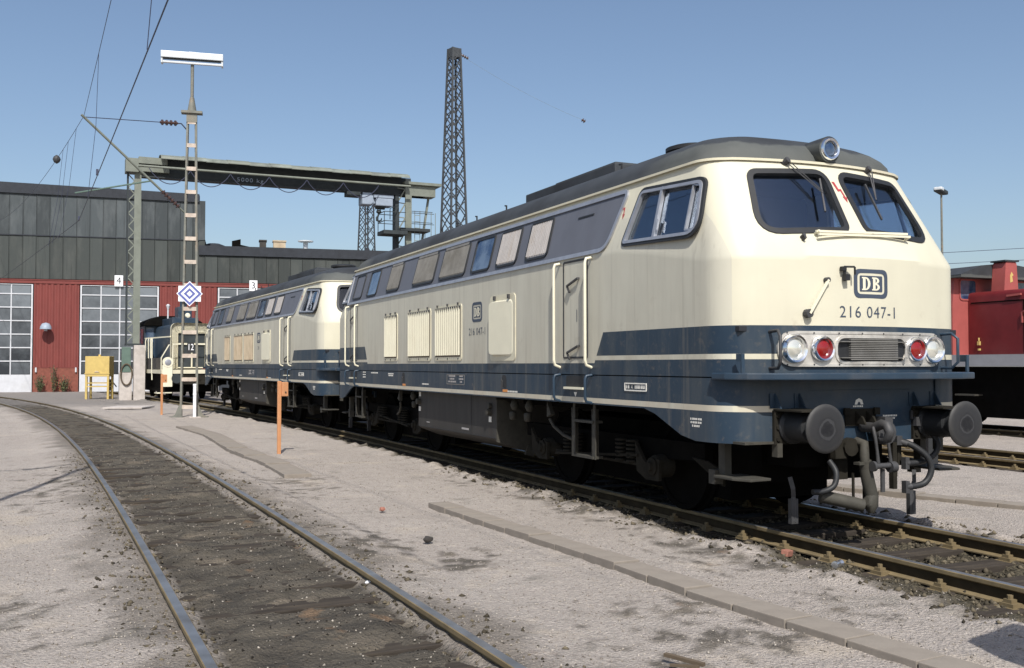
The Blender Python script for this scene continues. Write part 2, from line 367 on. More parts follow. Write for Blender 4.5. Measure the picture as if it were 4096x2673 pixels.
# ------------------------------------------------------------------ ground
def c_left(y):
    y = np.asarray(y, float); return ((-2.254e-5 * y - 5.4633e-4) * y - 2.01702e-2) * y - 5.7249
def c_loco(y):
    y = np.asarray(y, float); q = np.clip(y, 9, 38); return -.0019 * (q - 9) ** 2 - .1102 * np.maximum(y - 38, 0)
def vnoise(x, y, s, seed):
    """smooth value noise, numpy"""
    r = np.random.default_rng(seed).random((256, 256)); x = x * s + 1000.3; y = y * s + 1000.7
    xi = np.floor(x).astype(int); yi = np.floor(y).astype(int); fx = x - xi; fy = y - yi
    fx = fx * fx * (3 - 2 * fx); fy = fy * fy * (3 - 2 * fy); xi &= 255; yi &= 255; x1 = (xi + 1) & 255; y1 = (yi + 1) & 255
    return (r[xi, yi] * (1 - fx) + r[x1, yi] * fx) * (1 - fy) + (r[xi, y1] * (1 - fx) + r[x1, y1] * fx) * fy - .5
def sstep(a, b, x):
    t = np.clip((x - a) / (b - a), 0, 1); return t * t * (3 - 2 * t)
PATCHES = [(-3.33, -1.05, .5, .35, 1), (-3.35, -1.75, .6, .45, 1), (-4.05, 1.3, .35, .5, .9), (-4.72, 3.0, .35, .7, 1), (-4.5, 2.4, .4, .7, 1), (-7.6, .6, .5, .6, .6), (-7.1, -.1, .4, .4, .6), (-4.7, 1.9, .3, .8, .9), (-4.2, 7.6, .6, 1.5, .5), (-7.3, 8.6, .5, 1.8, .8), (-1.75, .4, .3, 1.2, .8), (-1.6, 4.5, .3, 2.5, .8), (-3.9, -2.3, .5, .5, .8), (-2.1, -1.5, .4, .4, .5)]
def ground_fields(x, y):
    n1 = vnoise(x, y, .6, 1); n2 = vnoise(x, y, 2.3, 2); n3 = vnoise(x, y, 7, 3); n4 = vnoise(x, y, 17, 4)
    near = np.clip(1 - (y - 25) / 40, .2, 1)
    z = -.115 + .02 * n1 + .014 * n2 + .012 * n3 + .008 * n4
    # oily soil between the rails of the curved track, humps of spilt gravel along it
    dl = np.abs(x - c_left(y)); sl_ = np.abs(((y / .63) % 1) - .5)
    bed_l = sstep(.74, .60, dl + .22 * n2 * 0 + .10 * n3)
    out_l = sstep(1.35, .82, dl + .5 * n2 + .25 * n3) * (1 - sstep(.74, .6, dl))
    z = z + (.050 * sstep(1.7, 1.0, dl)) * (1 - bed_l) + bed_l * (.032 + .030 * n2 + .030 * n3 + .018 * n4 - .016 * sstep(.30, .38, sl_)) - .02 * sstep(.70, .60, dl) * sstep(.5, .62, dl)
    # ballast trough of the engine track, ragged verge
    dc = np.abs(x - c_loco(y)); edge = dc + .22 * n2 + .12 * n3
    bed_c = sstep(1.42, 1.12, edge)
    z = z - .055 * sstep(1.5, 1.15, edge) + bed_c * (.045 * n3 + .03 * n4) + (.035 + .05 * n3 + .03 * n2) * sstep(1.75, 1.35, dc) * sstep(.98, 1.12, dc) - .03 * sstep(.70, .5, dc)
    bed_r = 0 * x
    for cx in (8.4, 15.1):
        d = np.abs(x - cx) + .25 * n2 + .12 * n3; b = sstep(1.3, 1.0, d); bed_r = np.maximum(bed_r, b); z = z - .10 * b
    dark = np.maximum.reduce([bed_l * .92, out_l * .55, bed_c, bed_r * .75])
    moss = np.zeros_like(x)
    for (px, py, rx_, ry_, st_) in PATCHES: moss = np.maximum(moss, st_ * np.exp(-((x - px) / rx_) ** 2 - ((y - py) / ry_) ** 2))
    dark = np.maximum(dark, np.clip(moss * 1.3 + 2.0 * n3 + 1.3 * n4 - .62, 0, .8) * (moss > .05))
    yard = sstep(36, 42, y + 3 * n1) * .75
    return z, np.clip(dark, 0, 1), np.clip(np.maximum(bed_c, bed_r), 0, 1), yard
def axis(lo, a, b, hi, st, bands=()):
    v = list(np.arange(a, b, st)); s = st
    for lim, g_ in bands:
        while v[-1] < lim: v.append(v[-1] + g_)
    s = v[-1] - v[-2]
    while v[-1] < hi: s *= 1.25; v.append(v[-1] + s)
    s = st; pre = [a]
    while pre[-1] > lo: s *= 1.3; pre.append(pre[-1] - s)
    return np.array(pre[1:][::-1] + v)
gx = axis(-600, -9.5, 3.2, 700, .05, ((6, .1), (17, .2)))
gy = axis(-300, -4.5, 9, 900, .055, ((22, .11), (45, .3)))
XX, YY = np.meshgrid(gx, gy, indexing='ij')
ZZ, DK, BL, YD = ground_fields(XX, YY)
far = np.clip((np.hypot(XX, YY - 20) - 90) / 50, 0, 1); ZZ = ZZ * (1 - far) - .12 * far
nx, ny = len(gx), len(gy)
idx = np.arange(nx * ny).reshape(nx, ny)
quads = np.stack([idx[:-1, :-1], idx[1:, :-1], idx[1:, 1:], idx[:-1, 1:]], -1).reshape(-1, 4)
def np_mesh(name, co, faces, mats, attrs=()):
    me = bpy.data.meshes.new(name); k = faces.shape[1]
    me.vertices.add(len(co)); me.vertices.foreach_set('co', co.astype(np.float32).ravel())
    me.loops.add(faces.size); me.loops.foreach_set('vertex_index', faces.astype(np.int32).ravel())
    me.polygons.add(len(faces)); me.polygons.foreach_set('loop_start', np.arange(0, faces.size, k, dtype=np.int32))
    for m in (mats if isinstance(mats, (list, tuple)) else [mats]): me.materials.append(m)
    me.update(calc_edges=True)
    for nm, val in attrs:
        a = me.attributes.new(nm, 'FLOAT', 'POINT'); a.data.foreach_set('value', val.astype(np.float32).ravel())
    return me
def ground_mat():
    g = G('yard_ground'); p = g.pos()
    def attr(nm):
        a = g.n('Attribute'); a.attribute_name = nm; return a.outputs['Fac']
    dk, bl, yd = attr('soil'), attr('ballast'), attr('yard')
    grain = g.vor(p, 55, out='Color'); gs = g.xyz(grain)[0]
    fine = g.noise(p, 130, 3, .7); mid = g.noise(p, 9, 6, .65); big = g.noise(p, .55, 5, .6); patch = g.noise(p, 1.7, 7, .7)
    c = g.mix(g.rng(big, .3, .7), (.400, .354, .312), (.475, .426, .380))
    c = g.mix(g.rng(gs, 0, 1, 0, .55), c, (.24, .205, .19))
    c = g.mix(g.rng(fine, .52, .72, 0, .8), c, (.58, .535, .50))
    c = g.mix(g.rng(fine, .48, .3, 0, .6), c, (.13, .115, .105))
    c = g.mix(g.rng(mid, .52, .75, 0, .45), c, (.24, .215, .185))
    c = g.mix(g.rng(patch, .57, .68, 0, .45), c, (.135, .130, .108))
    c = g.mix(g.rng(g.noise(p, 1.1, 5, .6), .58, .7, 0, .4), c, (.50, .42, .325))
    # oil-soaked earth with pale specks and rusty smears
    soil = g.mix(g.rng(g.noise(g.scale(p, (1, 2.4, 1)), 1.9, 7, .7), .36, .64), (.021, .0185, .0135), (.098, .084, .062))
    soil = g.mix(g.rng(g.noise(g.scale(p, (1, 2, 1)), 1.1, 6, .65), .56, .7, 0, .75), soil, (.19, .155, .112))
    soil = g.mix(g.rng(fine, .62, .74, 0, .6), soil, (.36, .32, .28))
    soil = g.mix(g.rng(g.noise(p, 3.1, 4), .64, .72, 0, .5), soil, (.20, .11, .05))
    bal = g.mix(gs, (.030, .026, .019), (.105, .090, .060))
    bal = g.mix(g.rng(fine, .55, .75, 0, .5), bal, (.24, .21, .16))
    c = g.mix(dk, c, soil); c = g.mix(bl, c, bal)
    asp = g.mix(g.rng(mid, .35, .65), (.145, .135, .13), (.215, .20, .19))
    c = g.mix(yd, c, asp)
    h = g.math('ADD', g.math('MULTIPLY', g.vor(p, 42), .7), g.math('ADD', g.math('MULTIPLY', fine, .5), mid))
    g.bump(h, .9, .03)
    return g.fin(c, .93, 0, .25)
ground = link('ground', np_mesh('ground', np.stack([XX, YY, ZZ], -1).reshape(-1, 3), quads, ground_mat(), (('soil', DK), ('ballast', BL), ('yard', YD))))
ground.data.polygons.foreach_set('use_smooth', np.ones(len(ground.data.polygons), bool))
tag(ground, 'light pinkish gravel yard with oily dark soil along the tracks', 'ground', kind='structure')

def stones(name, xs, ys, size, mat, lift=.3):
    n = len(xs); z = ground_fields(xs, ys)[0]
    o = np.array([(1, 0, 0), (-1, 0, 0), (0, 1, 0), (0, -1, 0), (0, 0, 1), (0, 0, -1)], float)
    f = np.array([(0, 2, 4), (2, 1, 4), (1, 3, 4), (3, 0, 4), (2, 0, 5), (1, 2, 5), (3, 1, 5), (0, 3, 5)])
    sc = size[:, None, None] * (.55 + .75 * rng.random((n, 6, 1))); v = o[None] * sc + rng.normal(0, .18, (n, 6, 3)) * size[:, None, None]
    a = rng.random(n) * 6.283; ca, sa = np.cos(a), np.sin(a)
    X = v[:, :, 0] * ca[:, None] - v[:, :, 1] * sa[:, None]; Y = v[:, :, 0] * sa[:, None] + v[:, :, 1] * ca[:, None]
    co = np.stack([X + xs[:, None], Y + ys[:, None], v[:, :, 2] * .75 + (z + size * lift)[:, None]], -1).reshape(-1, 3)
    fc = (f[None] + 6 * np.arange(n)[:, None, None]).reshape(-1, 3)
    return link(name, np_mesh(name, co, fc, mat))
n = 42000
ys = -4.3 + 16 * rng.random(n) ** 1.6; xs = -9.3 + 8.2 * rng.random(n)
k = np.abs(xs - c_left(ys)) > .80; xs, ys = xs[k], ys[k]
tag(stones('gravel', xs, ys, .0035 + .0085 * rng.random(len(xs)) ** 3, m_gravel), 'loose pale gravel strewn over the yard surface', 'gravel', kind='stuff')
n = 9000
ys = -4.5 + 13 * rng.random(n) ** 1.3; xs = c_loco(ys) + rng.normal(0, .85, n); k = np.abs(xs) < 1.65; xs, ys = xs[k], ys[k]
tag(stones('ballast', xs, ys, .014 + .024 * rng.random(len(xs)) ** 2, m_ballast, .2), 'dark brown ballast stones heaped along the rails under the locomotive', 'ballast', kind='stuff')
n = 6500
ys = -4.3 + 20 * rng.random(n) ** 1.4; xs = c_left(ys) + rng.uniform(-.70, .70, n)
tag(stones('bed_gravel', xs, ys, .004 + .009 * rng.random(n) ** 3, m_bedstone, .2), 'pale and dark specks of gravel lying in the oily track bed', 'gravel', kind='stuff')
n = 3800
ys = -4.3 + 18 * rng.random(n) ** 1.4; xs = c_left(ys) + np.sign(rng.random(n) - .5) * (.62 + .42 * np.abs(rng.normal(0, .6, n))); k = np.abs(np.abs(xs - c_left(ys)) - .7525) > .05; xs, ys = xs[k], ys[k]
tag(stones('soil_clods', xs, ys, .008 + .020 * rng.random(len(xs)) ** 3, m_ballast, .15), 'brown soil clods and crumbs beside the curved rails', 'soil', kind='stuff')

# ------------------------------------------------------------------ tracks
PROF = [(-.036, -.004), (-.030, 0), (.030, 0), (.036, -.004), (.036, -.032), (.010, -.046), (.010, -.122), (.0625, -.137), (.0625, -.148), (-.0625, -.148), (-.0625, -.137), (-.010, -.122), (-.010, -.046), (-.036, -.032)]
def rail(parent, cfun, off, y0, y1, step, web=0):
    ys = np.arange(y0, y1 + step, step); m = MB(); n = len(PROF); vs = []; fs = []; mi = []
    for i, y in enumerate(ys):
        d = float(cfun(y + .1) - cfun(y - .1)) / .2; L = math.hypot(1, d); nx_, ny_ = 1 / L, -d / L; cx = float(cfun(y))
        for p, z in PROF: vs.append((cx + (off + p) * nx_, y + (off + p) * ny_, z))
        if i:
            for j in range(n):
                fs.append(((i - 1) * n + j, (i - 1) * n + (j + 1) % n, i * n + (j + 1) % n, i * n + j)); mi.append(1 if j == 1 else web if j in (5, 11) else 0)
    m.v, m.f, m.mi = vs, fs, mi
    return m.build('rail', [m_rail, m_railtop, m_webshade], parent)
def sleeper_mesh(seed):
    m = MB(); r = random.Random(seed)
    m.box((0, 0, -.08), (2.5 + r.uniform(-.05, .05), .25, .16)); o = m.build('sleeper', m_sleeper, bevel=.012); me = o.data; bpy.data.objects.remove(o); return me
SLE = [sleeper_mesh(i) for i in range(4)]
mc = MB()
for s in (-1, 1):
    mc.box((s * .085, 0, .008), (.10, .12, .05)); mc.cyl((s * .09, 0, .03), (s * .09, 0, .088), .022, 8); mc.box((s * .09, 0, .045), (.06, .07, .03)); mc.box((s * .13, 0, -.01), (.06, .17, .03))
CLIP = mc.build('clip', m_rail); CL = CLIP.data; bpy.data.objects.remove(CLIP)
def track(label, cfun, y0, y1, step, sy0, sy1, top, clip_to=None, web=2):
    t = thing('railway_track', (0, 0, 0), 0, label, 'railway track', kind='structure')
    for s in (-1, 1): rail(t, cfun, s * .7525, y0, y1, step, web)
    y = sy0; i = 0
    while y < sy1:
        d = float(cfun(y + .1) - cfun(y - .1)) / .2
        o = link('sleeper', SLE[i % 4], t); o.location = (float(cfun(y)), y, top + random.uniform(-.008, .008)); o.rotation_euler = (random.uniform(-.01, .01), random.uniform(-.006, .006), -math.atan(d) + random.uniform(-.015, .015))
        if clip_to and y < clip_to:
            for s in (-1, 1):
                q = link('clip', CL, o); q.location = (s * .7525, 0, -.148 - top)
        y += .63; i += 1
    return t
track('rusty rails curving across the foreground to the shed, sunk in oily soil', c_left, -5.5, 64, .5, -4.9, 40, -.0955, None, 0)
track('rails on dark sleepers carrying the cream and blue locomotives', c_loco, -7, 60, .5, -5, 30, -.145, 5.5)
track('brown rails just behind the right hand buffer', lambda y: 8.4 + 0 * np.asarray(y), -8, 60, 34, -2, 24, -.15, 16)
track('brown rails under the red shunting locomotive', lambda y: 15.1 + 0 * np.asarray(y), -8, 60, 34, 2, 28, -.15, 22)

# rows of concrete slabs set in the gravel
def slab_row(label, pts, wd, ln, th=.09, gap=.014, seed=0):
    t = thing('slab_path', (0, 0, 0), 0, label, 'slab path', kind='structure'); r = random.Random(seed)
    P = [Vector(p) for p in pts]; seg = 0; pos = 0.0
    L = [(P[i + 1] - P[i]).length for i in range(len(P) - 1)]; tot = sum(L); s = 0.0; lens = {}
    def at(d):
        for i, l in enumerate(L):
            if d <= l or i == len(L) - 1: return P[i].lerp(P[i + 1], d / l)
            d -= l
    while s + ln * .6 < tot:
        l = ln; a, b = at(s), at(min(s + l, tot)); dv = (b - a)
        key = round(dv.length, 2)
        if key not in lens:
            m = MB(); m.box((0, 0, -th / 2), (wd, dv.length - gap, th)); o = m.build('slab', m_slab, t, bevel=.006); lens[key] = o.data
        else: o = link('slab', lens[key], t)
        c = (a + b) / 2; o.location = (c.x, c.y, -.056 + r.uniform(-.011, .011)); o.rotation_euler = (r.uniform(-.008, .008), r.uniform(-.008, .008), math.atan2(-dv.x, dv.y) + r.uniform(-.016, .016))
        s += l
    return t
slab_row('row of brownish kerb slabs running toward the camera between the two tracks', [(-3.0, 4.5), (-2.79, .7), (-2.765, -.74), (-2.59, -2.75), (-2.42, -4.6)], .26, .52)
slab_row('sunken dusty slab strip ending beside the tall orange post', [(-3.88, 8.4), (-3.84, 10.5), (-3.99, 13.5), (-3.9, 18.5), (-4.2, 22)], .42, .9, seed=4)
slab_row('grey slab row on the far side of the locomotive track', [(2.35, 5.2), (2.98, 3.0), (3.5, 1.35), (4.2, -.9)], .30, .52, seed=2)

# ------------------------------------------------------------------ the diesel locomotive (front buffers at y = 0, near side at x = -1.53)
LEN = 16.0; YM = 8.0; BOW = .14
def fz(z): return .36 if z < 2.68 else .36 + (z - 2.68) * .60
def FX(x, z, off=0.0):
    return (x, fz(z) + BOW * min(abs(x), 1.15) ** 2 - off * (.86 if z > 2.68 else 1), z + (off * .5 if z > 2.68 else 0))
def sxx(z): return 1.53 if z < 2.93 else 1.53 - .30 * (z - 2.93)
def cx_(y, z):
    # half width of the body at y: the flank curves in towards the rounded corners
    e = min(y, LEN - y); rc = .42 - .19 * min(1, max(0, (z - 2.93) / .79)); ye = fz(z) + BOW * (sxx(z) - rc) ** 2 + rc; d = min(max(0.0, ye - e), rc * .9); return sxx(z) - rc + math.sqrt(rc * rc - d * d)
def SX(y, z, off=0.0): return (-(cx_(y, z) + off), y, z)
def SXR(y, z, off=0.0): return (cx_(y, z) + off, y, z)
SF = [0, .012, .03, .05, .08, .12, .2, .35, .5]; SF = SF + [1 - q for q in SF[-2::-1]]
def outline(w_, f, Rc, bow=BOW):
    """plan outline, closed; one end at the front, mirrored at the rear"""
    fl = w_ - Rc; q = []
    for i in range(11): x = fl * i / 10; q.append((x, f + bow * x * x))
    for i in range(1, 9):
        a = math.pi / 2 * i / 8; x = fl + Rc * math.sin(a); q.append((x, f + bow * min(x, 1.15) ** 2 + Rc * (1 - math.cos(a))))
    ys = q[-1][1]
    side = [(w_, ys + (LEN - 2 * ys) * t) for t in SF[1:-1]]
    right = q + side + [(x, LEN - y) for x, y in q[::-1]]
    left = [(-x, y) for x, y in right[::-1]][1:-1]
    return right + left
def loft(m, levels, cap_lo=True, cap_hi=True, mi=0):
    """levels: (z on the flanks, z on the ends, half width, front y, corner radius)"""
    rings = []
    for zs, ze, w_, f, Rc in levels:
        ring = []
        for x, y in outline(w_, f, Rc):
            e = min(y, LEN - y); b = 1 - min(1, max(0, (e - 1.0) / 1.5)); ring.append((x, y, zs * (1 - b) + ze * b))
        rings.append(ring)
    n = len(rings[0]); vs = [p for r_ in rings for p in r_]; fs = []
    for i in range(len(rings) - 1):
        for j in range(n): fs.append((i * n + j, i * n + (j + 1) % n, (i + 1) * n + (j + 1) % n, (i + 1) * n + j))
    k = (len(rings) - 1) * n
    if cap_lo: fs.append(tuple(range(n))[::-1])
    if cap_hi: fs.append(tuple(range(k, k + n)))
    m.add(vs, fs, mi); return n, len(rings)

loco = thing('diesel_locomotive', (0, 0, 0), 0, 'nearest large cream and blue diesel locomotive, numbered 216 047-1 on its front', 'locomotive', 'cream and blue mainline diesel locomotives')

# body shell: thick wall with real window openings
outer = [(1.517, 1.517, 1.53, .36, .42), (2.2, 2.1, 1.53, .36, .42), (2.88, 2.63, 1.53, .36, .42), (2.93, 2.68, 1.528, .362, .42), (3.3, 3.17, 1.53 - .30 * .37, .36 + .49 * .6, .355), (3.72, 3.72, 1.53 - .30 * .79, .36 + 1.04 * .6, .27)]
m = MB(); n, L1 = loft(m, outer, False, False)
inner = [(zs, ze, w_ - .06, f + .06, Rc - .04) for zs, ze, w_, f, Rc in outer]
k0 = len(m.v); n, L2 = loft(m, inner, False, False)
for j in range(n):
    j2 = (j + 1) % n
    m.f += [(j, j2, k0 + j2, k0 + j), ((L1 - 1) * n + j, (L1 - 1) * n + j2, k0 + (L1 - 1) * n + j2, k0 + (L1 - 1) * n + j)]; m.mi += [0, 0]
body = m.build('body', m_paint, loco, smooth=28)
WS = {}
for s in (-1, 1):
    WS[s] = [(s * q[0], q[1]) for q in rpoly([(.12, 2.965), (1.10, 2.915), (.955, 3.575), (.085, 3.615)], [.09, .17, .11, .13], 6)]; WS[s] = dens(WS[s], .12)
CABW = rpoly([(2.56, 2.985), (1.08, 2.925), (1.22, 3.50), (2.42, 3.575)], [.05, .17, .11, .09], 6); CABW = dens(CABW, .1)
CABR = rpoly([(14.98, 3.0), (14.47, 3.0), (14.55, 3.6), (14.92, 3.6)], [.1, .06, .06, .1], 6); CABR = dens(CABR, .1)
cut = MB()
for s in (-1, 1):
    p = inset(WS[s], .012)
    cut.plate(p, lambda u, v, o: (u, o, v), -.5, 2.0); cut.plate(p, lambda u, v, o: (u, o, v), 14.0, 16.6)
for p in (CABW, CABR): cut.plate(inset(p, .012), lambda u, v, o: (o, u, v), -2, 2)
# the flank doors' boarding openings stay closed; only windows are cut
co = cut.build('cutter', m_paint)
bo = body.modifiers.new('cut', 'BOOLEAN'); bo.operation = 'DIFFERENCE'; bo.object = co; bo.solver = 'EXACT'
dg = bpy.context.evaluated_depsgraph_get(); me = bpy.data.meshes.new_from_object(body.evaluated_get(dg))
body.modifiers.clear(); body.data = me; body.data.name = 'body'; bpy.data.objects.remove(co)

def part(mb, name, mat, parent=None, **kw): return mb.build(name, mat, parent or loco, **kw)
# roof: domed at both ends
lv = []
for i in range(11):
    a = math.pi / 2 * i / 10; w_ = max(.02, 1.275 * math.cos(a) ** .9); z = 3.735 + .455 * math.sin(a)
    f = 1.02 + 1.45 * (1 - math.cos(a)) ; lv.append((z, z, w_, f, min(.28 + .012 * i, w_ * .8)))
m = MB(); loft(m, [(3.722, 3.722, 1.285, 1.0, .28)] + lv); roof = part(m, 'roof', m_roof, smooth=40)
m = MB()                                                # cream rain gutter round the eaves
oa = outline(1.335, .945, .31); ob = outline(1.26, 1.03, .27)
m.ring(oa, ob, lambda u, v, o: (u, v, o), 3.700, 3.726)
part(m, 'gutter', m_cream, smooth=40)
m = MB(); m.bb((-.60, 4.3, 4.05), (.60, 7.1, 4.31)); m.bb((-.48, 4.5, 4.31), (.48, 6.3, 4.37)); part(m, 'fan_housing', m_roof, roof, bevel=.02)
m = MB(); m.lathe([(.27, 4.08), (.27, 4.25), (.34, 4.265), (.34, 4.31), (.28, 4.33)], 24, c=(-.12, 3.2, 0)); part(m, 'exhaust_cowl', m_rubber, roof, smooth=40)
m = MB()
for y in (7.35, 8.6, 9.5, 10.3, 3.75): m.cyl((-.82, y, 4.05), (-.82, y, 4.17), .014, 6); m.cyl((-.82, y, 4.16), (-.82, y + .06, 4.17), .012, 6)
part(m, 'roof_hooks', m_rubber, roof)
m = MB(); m.tube([(-.98, 3.3, 4.005), (-.98, 8, 4.012), (-.98, 14, 4.012)], .012, 6); part(m, 'roof_seam', m_rubber, roof)
# roof headlight
m = MB(); m.lathe([(.11, .75), (.134, .12), (.137, .0)], 28, 'y', (0.01, .93, 3.865)); hl = part(m, 'roof_headlight', m_roof, smooth=40)
m = MB(); m.lathe([(.082, .0), (.087, -.022), (.108, -.028), (.120, -.011), (.120, .03), (.08, .03)], 28, 'y', (0.01, .93, 3.868)); part(m, 'lamp_rim', m_chrome, hl, smooth=40)
m = MB(); m.lathe([(.01, -.014), (.045, -.010), (.087, .0)], 28, 'y', (0.01, .935, 3.868)); part(m, 'lens', m_engglass, hl, smooth=40)

# inside of the cab seen through the glass
for a, b in ((1, -1), (-1, 1)):
    f = (lambda y: y) if a == 1 else (lambda y: LEN - y); m = MB()
    m.bb((-1.4, f(.6), 1.95), (1.4, f(2.75), 2.0)); m.bb((-1.05, f(.80), 2.0), (1.05, f(1.30), 2.72)); m.bb((-.5, f(1.25), 2.72), (.6, f(1.42), 2.82))
    m.bb((-.9, f(1.75), 2.0), (-.45, f(2.2), 2.5)); m.bb((-.9, f(2.15), 2.5), (-.45, f(2.25), 3.1)); m.bb((-1.15, f(1.30), 3.69), (1.15, f(2.9), 3.70))
    part(m, 'cab_fittings', m_inside, bevel=.015)
for y in (2.76, 13.24):
    m = MB(); m.bb((-1.44, y - .02, 1.6), (1.44, y + .02, 3.0)); m.bb((-1.26, y - .02, 3.0), (1.26, y + .02, 3.70)); part(m, 'cab_bulkhead', m_inside2)

# windscreens with rubber surrounds and wipers
WIPE = {-1: ((-.51, 3.67), (-.27, 3.33), (-.22, 3.50), (-.34, 3.13)), 1: ((.58, 3.67), (.43, 3.31), (.385, 3.49), (.375, 3.09))}
for s in (-1, 1):
    m = MB(); bent(m, inset(WS[s], -.01), FX, -.035, -.030); ws = part(m, 'windscreen', m_wind)
    m = MB(); m.ring(inset(WS[s], -.028), inset(WS[s], .028), FX, -.04, .012); part(m, 'rubber_surround', m_rubber, ws, smooth=50)
    a, b, c_, d = WIPE[s]; m = MB()
    m.bar(FX(a[0], a[1], .03), FX(b[0], b[1], .05), .012, .010); m.bar(FX(a[0] + .05, a[1], .03), FX(b[0] + .01, b[1] + .02, .05), .010, .010)
    m.bar(FX(c_[0], c_[1], .04), FX(d[0], d[1], .04), .016, .02); m.cyl(FX(a[0] - .02, a[1] + .02, -.02), FX(a[0] + .0, a[1] + .02, .06), .035, 10)
    part(m, 'wiper', m_steel)
m = MB()                                                # red lightning flashes
BOLT = [(-.2, .5), (-.05, .5), (.02, .12), (.16, .16), (.22, -.28), (.30, -.26), (.18, -.55), (.05, -.24), (.13, -.26), (.08, .04), (-.08, 0)]
m.plate([(u * .22 + .005, v * .22 + 3.40) for u, v in BOLT], FX, .002, .004); part(m, 'lightning_sign', m_red)
m = MB(); m.plate([(-u * .20 + 2.745, v * .20 + 3.40) for u, v in BOLT], SX, .002, .004); part(m, 'lightning_sign', m_red)

# cab side windows, both ends, both flanks
for mp in (SX, SXR):
    for p, big in ((CABW, 1), (CABR, 0)):
        m = MB(); bent(m, inset(p, -.01), mp, -.035, -.030, 14); cw = part(m, 'cab_window', m_cabglass)
        m = MB(); m.ring(inset(p, -.034), inset(p, -.003), mp, -.02, .010); part(m, 'rubber_surround', m_rubber, cw, smooth=50)
        m = MB(); m.ring(inset(p, .0), inset(p, .034), mp, -.03, .018)
        if big:
            for y0, y1, wd in ((1.915, 1.985, .022), ): m.plate([(y0 - wd, 2.98), (y0 + wd, 2.98), (y1 + wd, 3.55), (y1 - wd, 3.55)], mp, -.028, .015)
            q = rpoly([(1.335, 2.985), (1.14, 2.965), (1.215, 3.45), (1.385, 3.485)], [.02, .10, .06, .02], 4)
            m.ring(q, inset(q, .019), mp, -.028, .010)
            m.plate([(1.86, 3.06), (1.88, 3.06), (1.90, 3.18), (1.88, 3.18)], mp, .0, .022)
        part(m, 'frame', m_alu, cw, smooth=50)

# dark window band along the engine room
BAND = rpoly([(2.93, 2.985), (14.40, 2.985), (14.50, 3.605), (2.735, 3.605)], [.20, .04, .04, .05], 6)
band = MB().plate(BAND, SX, .001, .006).build('window_band', m_band, loco)
m = MB(); m.ring(inset(BAND, -.045), inset(BAND, .004), SX, .0, .024); part(m, 'band_frame', m_alu, band, smooth=50)
m = MB(); m.plate([(3.45, 3.445), (3.85, 3.445), (3.85, 3.465), (3.45, 3.465)], SX, .006, .016); part(m, 'band_latch', m_rubber, band)
def win(y0, y1, z0=3.05, z1=3.565, lean=.05, r=.07): return rpoly([(y0 - lean * .3, z0), (y1 - lean * .3, z0), (y1 + lean, z1), (y0 + lean, z1)], r, 5)
for y0, y1, kind in ((4.52, 5.18, 'p'), (5.50, 6.20, 'p'), (6.46, 7.18, 'g'), (7.46, 8.62, 'd'), (8.92, 10.02, 'd'), (10.85, 11.62, 'd'), (12.34, 13.02, 'g'), (13.45, 14.1, 'x')):
    q = win(y0, y1)
    if kind == 'g':
        o = MB().plate(q, SX, .004, .012).build('engine_room_window', m_engglass, loco)
    elif kind == 'x':
        o = MB().plate(q, SX, .004, .010).build('engine_room_window', m_band, loco)
    else:
        mt = m_louvre if kind == 'p' else m_louvred
        o = MB().plate(q, SX, .004, .009).build('louvre_window', mt, loco); m = MB(); ns = int((y1 - y0) / .052)
        for i in range(ns):
            y = y0 + .05 + (y1 - y0 - .08) * i / (ns - 1); m.bar(SX(y - .012, 3.09, .016), SX(y + .03, 3.53, .016), .012, .030)
        if kind == 'd': m.plate([(y0 + .12, 3.545), (y1 - .02, 3.545), (y1, 3.585), (y0 + .14, 3.585)], SX, .010, .030)
        part(m, 'slats', mt, o)
    m = MB(); m.ring(inset(q, -.014), inset(q, .018), SX, .004, .026); part(m, 'rubber_surround', m_rubber, o, smooth=50)

# louvred grilles and the smooth cover low on the flank
def grille(y0, y1, z0=1.76, z1=2.565):
    g_ = MB(); g_.plate(rrect(y0 - .06, z0 - .06, y1 + .06, z1 + .03, .07), SX, .0, .010); o = part(g_, 'grille', m_cream)
    m = MB(); m.plate([(y0 - .01, z0), (y1 + .01, z0), (y1 + .01, z1), (y0 - .01, z1)], SX, .010, .013); part(m, 'grille_back', m_grback, o)
    m = MB(); ns = max(8, int((y1 - y0) / .088))
    for i in range(ns):
        y = y0 + .03 + (y1 - y0 - .06) * i / (ns - 1)
        m.box((-1.552, y, (z0 + z1) / 2 + .01), (.010, .036, z1 - z0 - .03), (0, 0, R(26)))
    part(m, 'slats', m_creamclean, o)
    m = MB(); m.plate([(y0 - .01, z1 - .03), (y1 + .01, z1 - .03), (y1 + .01, z1 + .0), (y0 - .01, z1 + .0)], SX, .008, .03)
    for i in range(3):
        y = y0 + (y1 - y0) * (.08 + .42 * i)
        m.plate([(y - .012, z1 + .015), (y + .012, z1 + .015), (y + .012, z1 + .055), (y - .012, z1 + .055)], SX, .008, .03); m.plate([(y - .012, z0 - .045), (y + .012, z0 - .045), (y + .012, z0 - .02), (y - .012, z0 - .02)], SX, .010, .02)
    part(m, 'hood_and_bolts', m_steel, o)
    return o
grilles = [grille(10.83, 11.56), grille(8.97, 10.10), grille(7.52, 8.65)]
m = MB(); m.plate(rrect(5.42, 1.69, 6.32, 2.63, .09), SX, 0, .010); cov = part(m, 'cover_plate', m_cream)
m = MB(); q = rrect(5.50, 1.76, 6.25, 2.55, .10); q2 = inset(q, .02)
kk = len(q); m.add([(-1.54, u, v) for u, v in q] + [(-1.545 - .055 * (u - 5.5) / .75, u, v) for u, v in q2], [(i, (i + 1) % kk, kk + (i + 1) % kk, kk + i) for i in range(kk)] + [tuple(range(kk, 2 * kk))])
part(m, 'clean_lid', m_creamclean, cov)
m = MB()
